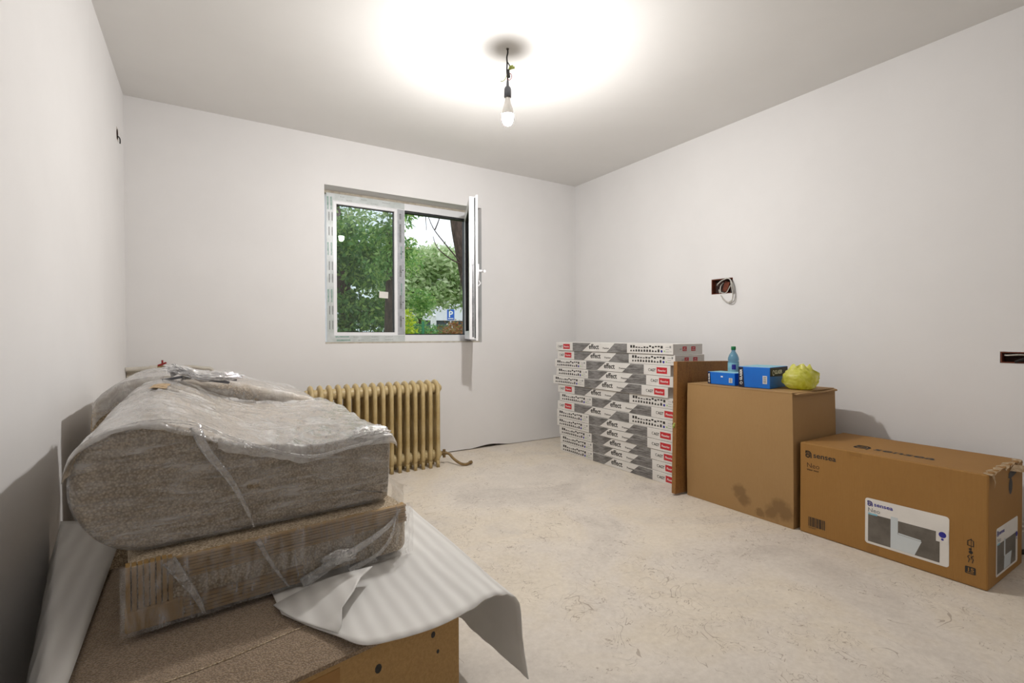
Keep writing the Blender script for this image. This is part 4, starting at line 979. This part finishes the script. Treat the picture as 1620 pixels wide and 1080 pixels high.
# turned-over left corner of the foam
o_pts = [[(.132, 1.275, .411), (.200, 1.300, .418), (.275, 1.290, .436), (.365, 1.270, .446)], [(.150, 1.225, .411), (.205, 1.230, .420), (.262, 1.225, .440), (.318, 1.205, .458)], [(.172, 1.175, .411), (.212, 1.172, .420), (.255, 1.168, .440), (.290, 1.160, .452)], [(.205, 1.125, .411), (.225, 1.122, .420), (.243, 1.122, .432), (.255, 1.125, .440)], [(.236, 1.078, .413), (.240, 1.080, .418), (.244, 1.084, .424), (.246, 1.090, .428)]]
o = MB().grid([smooth_path(r_, 5) for r_ in o_pts]).build('turned_corner', 'foam_sheet', fo, smooth=True); md = o.modifiers.new('thick', 'SOLIDIFY'); md.thickness = .002; md.offset = 0
# ---- second foam sheet slumped down between the base and the left wall
fw_ = empty('foam_sheet', (-.33, 1.5, .2), 'white packing foam sheet hanging between the lowest sofa piece and the left wall', 'foam sheet')
rows = []
for i in range(31):
    t = i/30; y = .98+1.15*t
    inner = Vector((-.215-.018*t, y+.02, .4075)); foldp = Vector((-.256-.160*max(-.2, (y-1.22)), y, .409+.035*t)); low = Vector((-.285-.135*t, y, .06))
    rp = .006*math.sin(t*46)
    row = [inner.lerp(foldp, s_/4) for s_ in range(5)]+[foldp.lerp(low, s_/8)+Vector((-.02*math.sin(math.pi*s_/8)+rp*math.sin(math.pi*s_/8), 0, 0)) for s_ in range(1, 9)]
    row = [Vector((max(XL+.008, p.x), p.y, p.z)) for p in row]
    rows.append(row)
o = MB().grid(rows).build('foam_main', 'foam_sheet', fw_, smooth=True); md = o.modifiers.new('thick', 'SOLIDIFY'); md.thickness = .002; md.offset = 0

# ================================================================== OUTSIDE THE WINDOW
gz = -.35
tag(MB().box(-14, 34, YB+.35, 48, gz-.2, gz).build('ground_outside', 'grass'), kind='structure')
def foliage(mb, rnd, c, rad_, n, size, droop=.3, asp=.42):
    c = Vector(c)
    for _ in range(n):
        d = Vector((rnd.gauss(0, 1), rnd.gauss(0, 1), rnd.gauss(0, 1))).normalized()*(rnd.random()**.4)
        p = c+Vector((d.x*rad_[0], d.y*rad_[1], d.z*rad_[2])); s = size*rnd.uniform(.6, 1.3)
        ax = Vector((rnd.gauss(0, 1), rnd.gauss(0, 1), rnd.gauss(-droop, .6))).normalized(); sd = ax.cross(Vector((rnd.gauss(0, 1), rnd.gauss(0, 1), rnd.gauss(0, 1)))).normalized()*s*asp
        mb.quad(p, p+ax*s*.45+sd*.5, p+ax*s, p+ax*s*.45-sd*.5)
def tree(name, label, base, height, trunk_pts, tr, clumps, leaf, size, seed, per, branches=(), droop=.3):
    e = empty(name, base, label, 'tree', 'trees outside the window'); rnd = random.Random(seed)
    pts = smooth_path(trunk_pts, 5); n = len(pts)
    MB().tube(pts, [tr*(1-.45*k/(n-1)) for k in range(n)], 12).build('trunk', 'bark', e, smooth=True)
    for b in branches: bp = smooth_path(b[0], 4); MB().tube(bp, [b[1]*(1-.7*k/(len(bp)-1)) for k in range(len(bp))], 6).build('branch', 'bark', e, smooth=True)
    mb = MB()
    for (c, r_) in clumps: foliage(mb, rnd, c, r_, per, size, droop)
    tag(mb.build('foliage', leaf, e), kind='stuff'); return e
rnd = random.Random(21)
# dark evergreen filling the left pane
cl = [((rnd.uniform(1.0, 2.55), rnd.uniform(7.45, 8.6), rnd.uniform(.0, 2.75)), (.34, .30, .15)) for _ in range(64)]
tree('evergreen_tree', 'dense dark green evergreen close outside the left pane', (2.05, 8.3, gz), 4, [(2.05, 8.3, gz), (2.0, 8.3, 1.2), (1.9, 8.3, 2.1)], .16, cl, 'leaf_dark', .10, 1, 190, droop=.9)
cl = [((rnd.uniform(1.2, 2.9), rnd.uniform(9.2, 10.2), rnd.uniform(2.0, 3.55)), (.42, .4, .26)) for _ in range(20)]
tree('evergreen_tree', 'taller green tree with sky gaps showing at the top of the left pane', (2.3, 9.8, gz), 5, [(2.3, 9.8, gz), (2.35, 9.8, 2.2), (2.05, 9.8, 4.2)], .09, cl, 'leaf_mid', .11, 2, 230, [([(2.3, 9.7, 3.0), (2.1, 9.6, 3.5), (1.95, 9.5, 3.9)], .03)], .5)
# slim dark trunk low at the right of the left pane
tree('slim_tree', 'slim dark trunk behind the lower right of the left pane', (2.24, 6.9, gz), 3, [(2.24, 6.9, gz), (2.235, 6.9, 1.0), (2.25, 6.9, 1.75), (2.3, 7.0, 2.6)], .075, [((2.15+.12*(k%3), 6.75, 2.0+.17*k), (.28, .16, .17)) for k in range(7)], 'leaf_mid', .085, 3, 210, droop=.8)
# leaning thick trunk on the right with thin branches
tree('leaning_tree', 'thick leaning bark trunk at the upper right of the open window', (3.95, 7.0, gz), 5, [(3.95, 7.0, gz), (3.78, 7.0, .9), (3.62, 7.0, 1.75), (3.47, 7.0, 2.4), (3.36, 7.0, 3.0), (3.30, 7.0, 4.2)], .17, [((3.0+.35*k, 7.6, 3.7+.1*k), (.4, .35, .3)) for k in range(3)], 'leaf_mid', .09, 4, 200,
     [([(3.46, 6.95, 2.16), (3.22, 6.9, 2.22), (2.98, 6.85, 2.36), (2.88, 6.8, 2.52)], .014), ([(3.46, 6.95, 2.14), (3.15, 6.9, 2.42), (2.92, 6.88, 2.66), (2.80, 6.85, 2.9)], .014), ([(2.95, 6.88, 2.64), (3.02, 6.88, 2.82), (3.06, 6.88, 3.05)], .011), ([(2.78, 6.9, 3.3), (2.80, 6.9, 2.95), (2.82, 6.9, 2.62)], .012), ([(3.46, 6.95, 2.1), (3.38, 6.9, 1.9), (3.36, 6.88, 1.6)], .008)])
# pale feathery tree filling the open half
cl = [((x_, rnd.uniform(13.5, 15.2), rnd.uniform(1.9 if x_ < 5.6 else 2.25, 3.7)), (.75, .6, .36)) for x_ in [rnd.uniform(4.4, 8.2) for _ in range(46)]]
tree('feathery_tree', 'big pale green feathery tree filling the open half of the window', (6.2, 15.6, gz), 6, [(6.2, 15.6, gz), (6.1, 15.6, 1.6), (6.2, 15.4, 2.9)], .14, cl, 'leaf_pale', .20, 5, 300, droop=.2)
cl = [((rnd.uniform(3.3, 4.2), rnd.uniform(9.9, 10.8), rnd.uniform(1.6, 3.4)), (.3, .3, .3)) for _ in range(9)]
tree('young_tree', 'young light green tree beside the mullion in the open half', (3.55, 10.3, gz), 4, [(3.55, 10.3, gz), (3.6, 10.3, 1.5), (3.7, 10.3, 2.5)], .05, cl, 'leaf_mid', .10, 6, 200)
def shrub(label, c, r_, n, size, leaf, seed):
    e = empty('garden_shrub', (c[0], c[1], gz), label, 'shrub', 'shrubs outside the window'); rnd = random.Random(seed)
    for k in range(4): MB().tube(smooth_path([(c[0]+.04*k-.06, c[1], gz), (c[0]+.1*k-.15, c[1], c[2]*.5), (c[0]+.2*k-.3, c[1], c[2])], 3), .014, 6).build('stem', 'bark', e)
    mb = MB(); foliage(mb, rnd, c, r_, n, size); tag(mb.build('foliage', leaf, e), kind='stuff')
shrub('yellow green shrub beside the mullion low in the open half', (2.40, 6.55, .98), (.10, .16, .46), 800, .06, 'leaf_yellow', 31)
shrub('rust coloured shrub low at the right of the open half', (4.75, 9.9, .95), (.36, .4, .50), 1100, .10, 'leaf_rust', 32)
shrub('green and rust shrub behind the green fence', (6.25, 14.0, .85), (.9, .4, .55), 1300, .13, 'leaf_rust', 33)
shrub('leafy green shrub behind the fence at its left end', (4.9, 12.8, .9), (.8, .5, .75), 1800, .12, 'leaf_mid', 34)
# green wire fence
fe = empty('garden_fence', (5.2, 12.0, gz), 'green wire mesh fence low in the open half of the window', 'fence')
for k in range(4): MB().box(3.2+1.6*k-.025, 3.2+1.6*k+.025, 11.98, 12.03, gz, 1.42).build('fence_post', 'fence_green', fe)
mb = MB()
for k in range(14): mb.box(3.2, 8.0, 11.996, 12.002, gz+.1+.12*k, gz+.112+.12*k)
for k in range(96): mb.box(3.2+.05*k, 3.206+.05*k, 12.002, 12.008, gz+.08, 1.36)
tag(mb.build('wire_mesh', 'fence_green', fe), kind='stuff')
# white posts, parking sign, pale house
ps = empty('parking_sign', (12.1, 26, gz), 'blue square parking sign with white P on a pole', 'sign')
MB().tube([(12.12, 26.06, gz), (12.12, 26.06, 2.75)], .045, 10).build('pole', 'post_white', ps, smooth=True)
MB().extrude2d(rrect(-.21, -.31, .21, .31, .03), ((12.1, 26.0, 2.26), (.9, -.42, 0), (0, 0, 1)), .02).build('sign_plate', 'sign_blue', ps)
fr = (Vector((12.1, 26.0, 2.26))+Vector((.9, -.42, 0)).cross(Vector((0, 0, 1))).normalized()*.024, Vector((.9, -.42, 0)).normalized(), (0, 0, 1))
mb = put_text(MB(), 'P', .50, fr, 0, -.13, .012, 1, center=True); put_rect(mb, fr, -.15, -.24, .15, -.19); mb.build('sign_letter', 'ink_white', ps)
for x, y, h_, lab in ((8.48, 20, 1.95, 'white concrete post left of the parking sign'), (9.72, 21, 1.62, 'white concrete post right below the parking sign')):
    po = empty('concrete_post', (x, y, gz), lab, 'post', 'white posts in the street')
    MB().box(x-.10, x+.10, y-.10, y+.10, gz, h_-.06).build('shaft', 'post_white', po, bevel=.015); MB().lathe([(.16, h_-.06), (.16, h_-.02), (.0005, h_+.05)], (x, y, 0), 4).build('post_cap', 'post_white', po)
ho = empty('house', (17, 37, gz), 'pale house wall glimpsed behind the trees', 'house')
MB().box(12.6, 21.5, 34.2, 40, 2.2, 6.0).build('upper_wall', 'house_white', ho); MB().box(13.0, 21.1, 34.6, 40, gz, 2.2).build('ground_floor', 'house_dark', ho)
for k in range(3):
    x = 14.2+2.5*k; wn = MB().box(x, x+1.2, 34.14, 34.24, 3.7, 5.1).build('window_frame', 'post_white', ho); MB().box(x+.08, x+1.12, 34.12, 34.139, 3.78, 5.02).build('pane', 'house_dark', wn)
mb = MB(); mb.poly([(12.2, 33.8, 6.0), (21.9, 33.8, 6.0), (21.9, 37.1, 8.0), (12.2, 37.1, 8.0)]); mb.poly([(21.9, 40.4, 6.0), (12.2, 40.4, 6.0), (12.2, 37.1, 8.0), (21.9, 37.1, 8.0)]); mb.poly([(12.2, 40.4, 6.0), (12.2, 33.8, 6.0), (12.2, 37.1, 8.0)]); mb.poly([(21.9, 33.8, 6.0), (21.9, 40.4, 6.0), (21.9, 37.1, 8.0)])
mb.build('roof', 'roof_tile', ho)
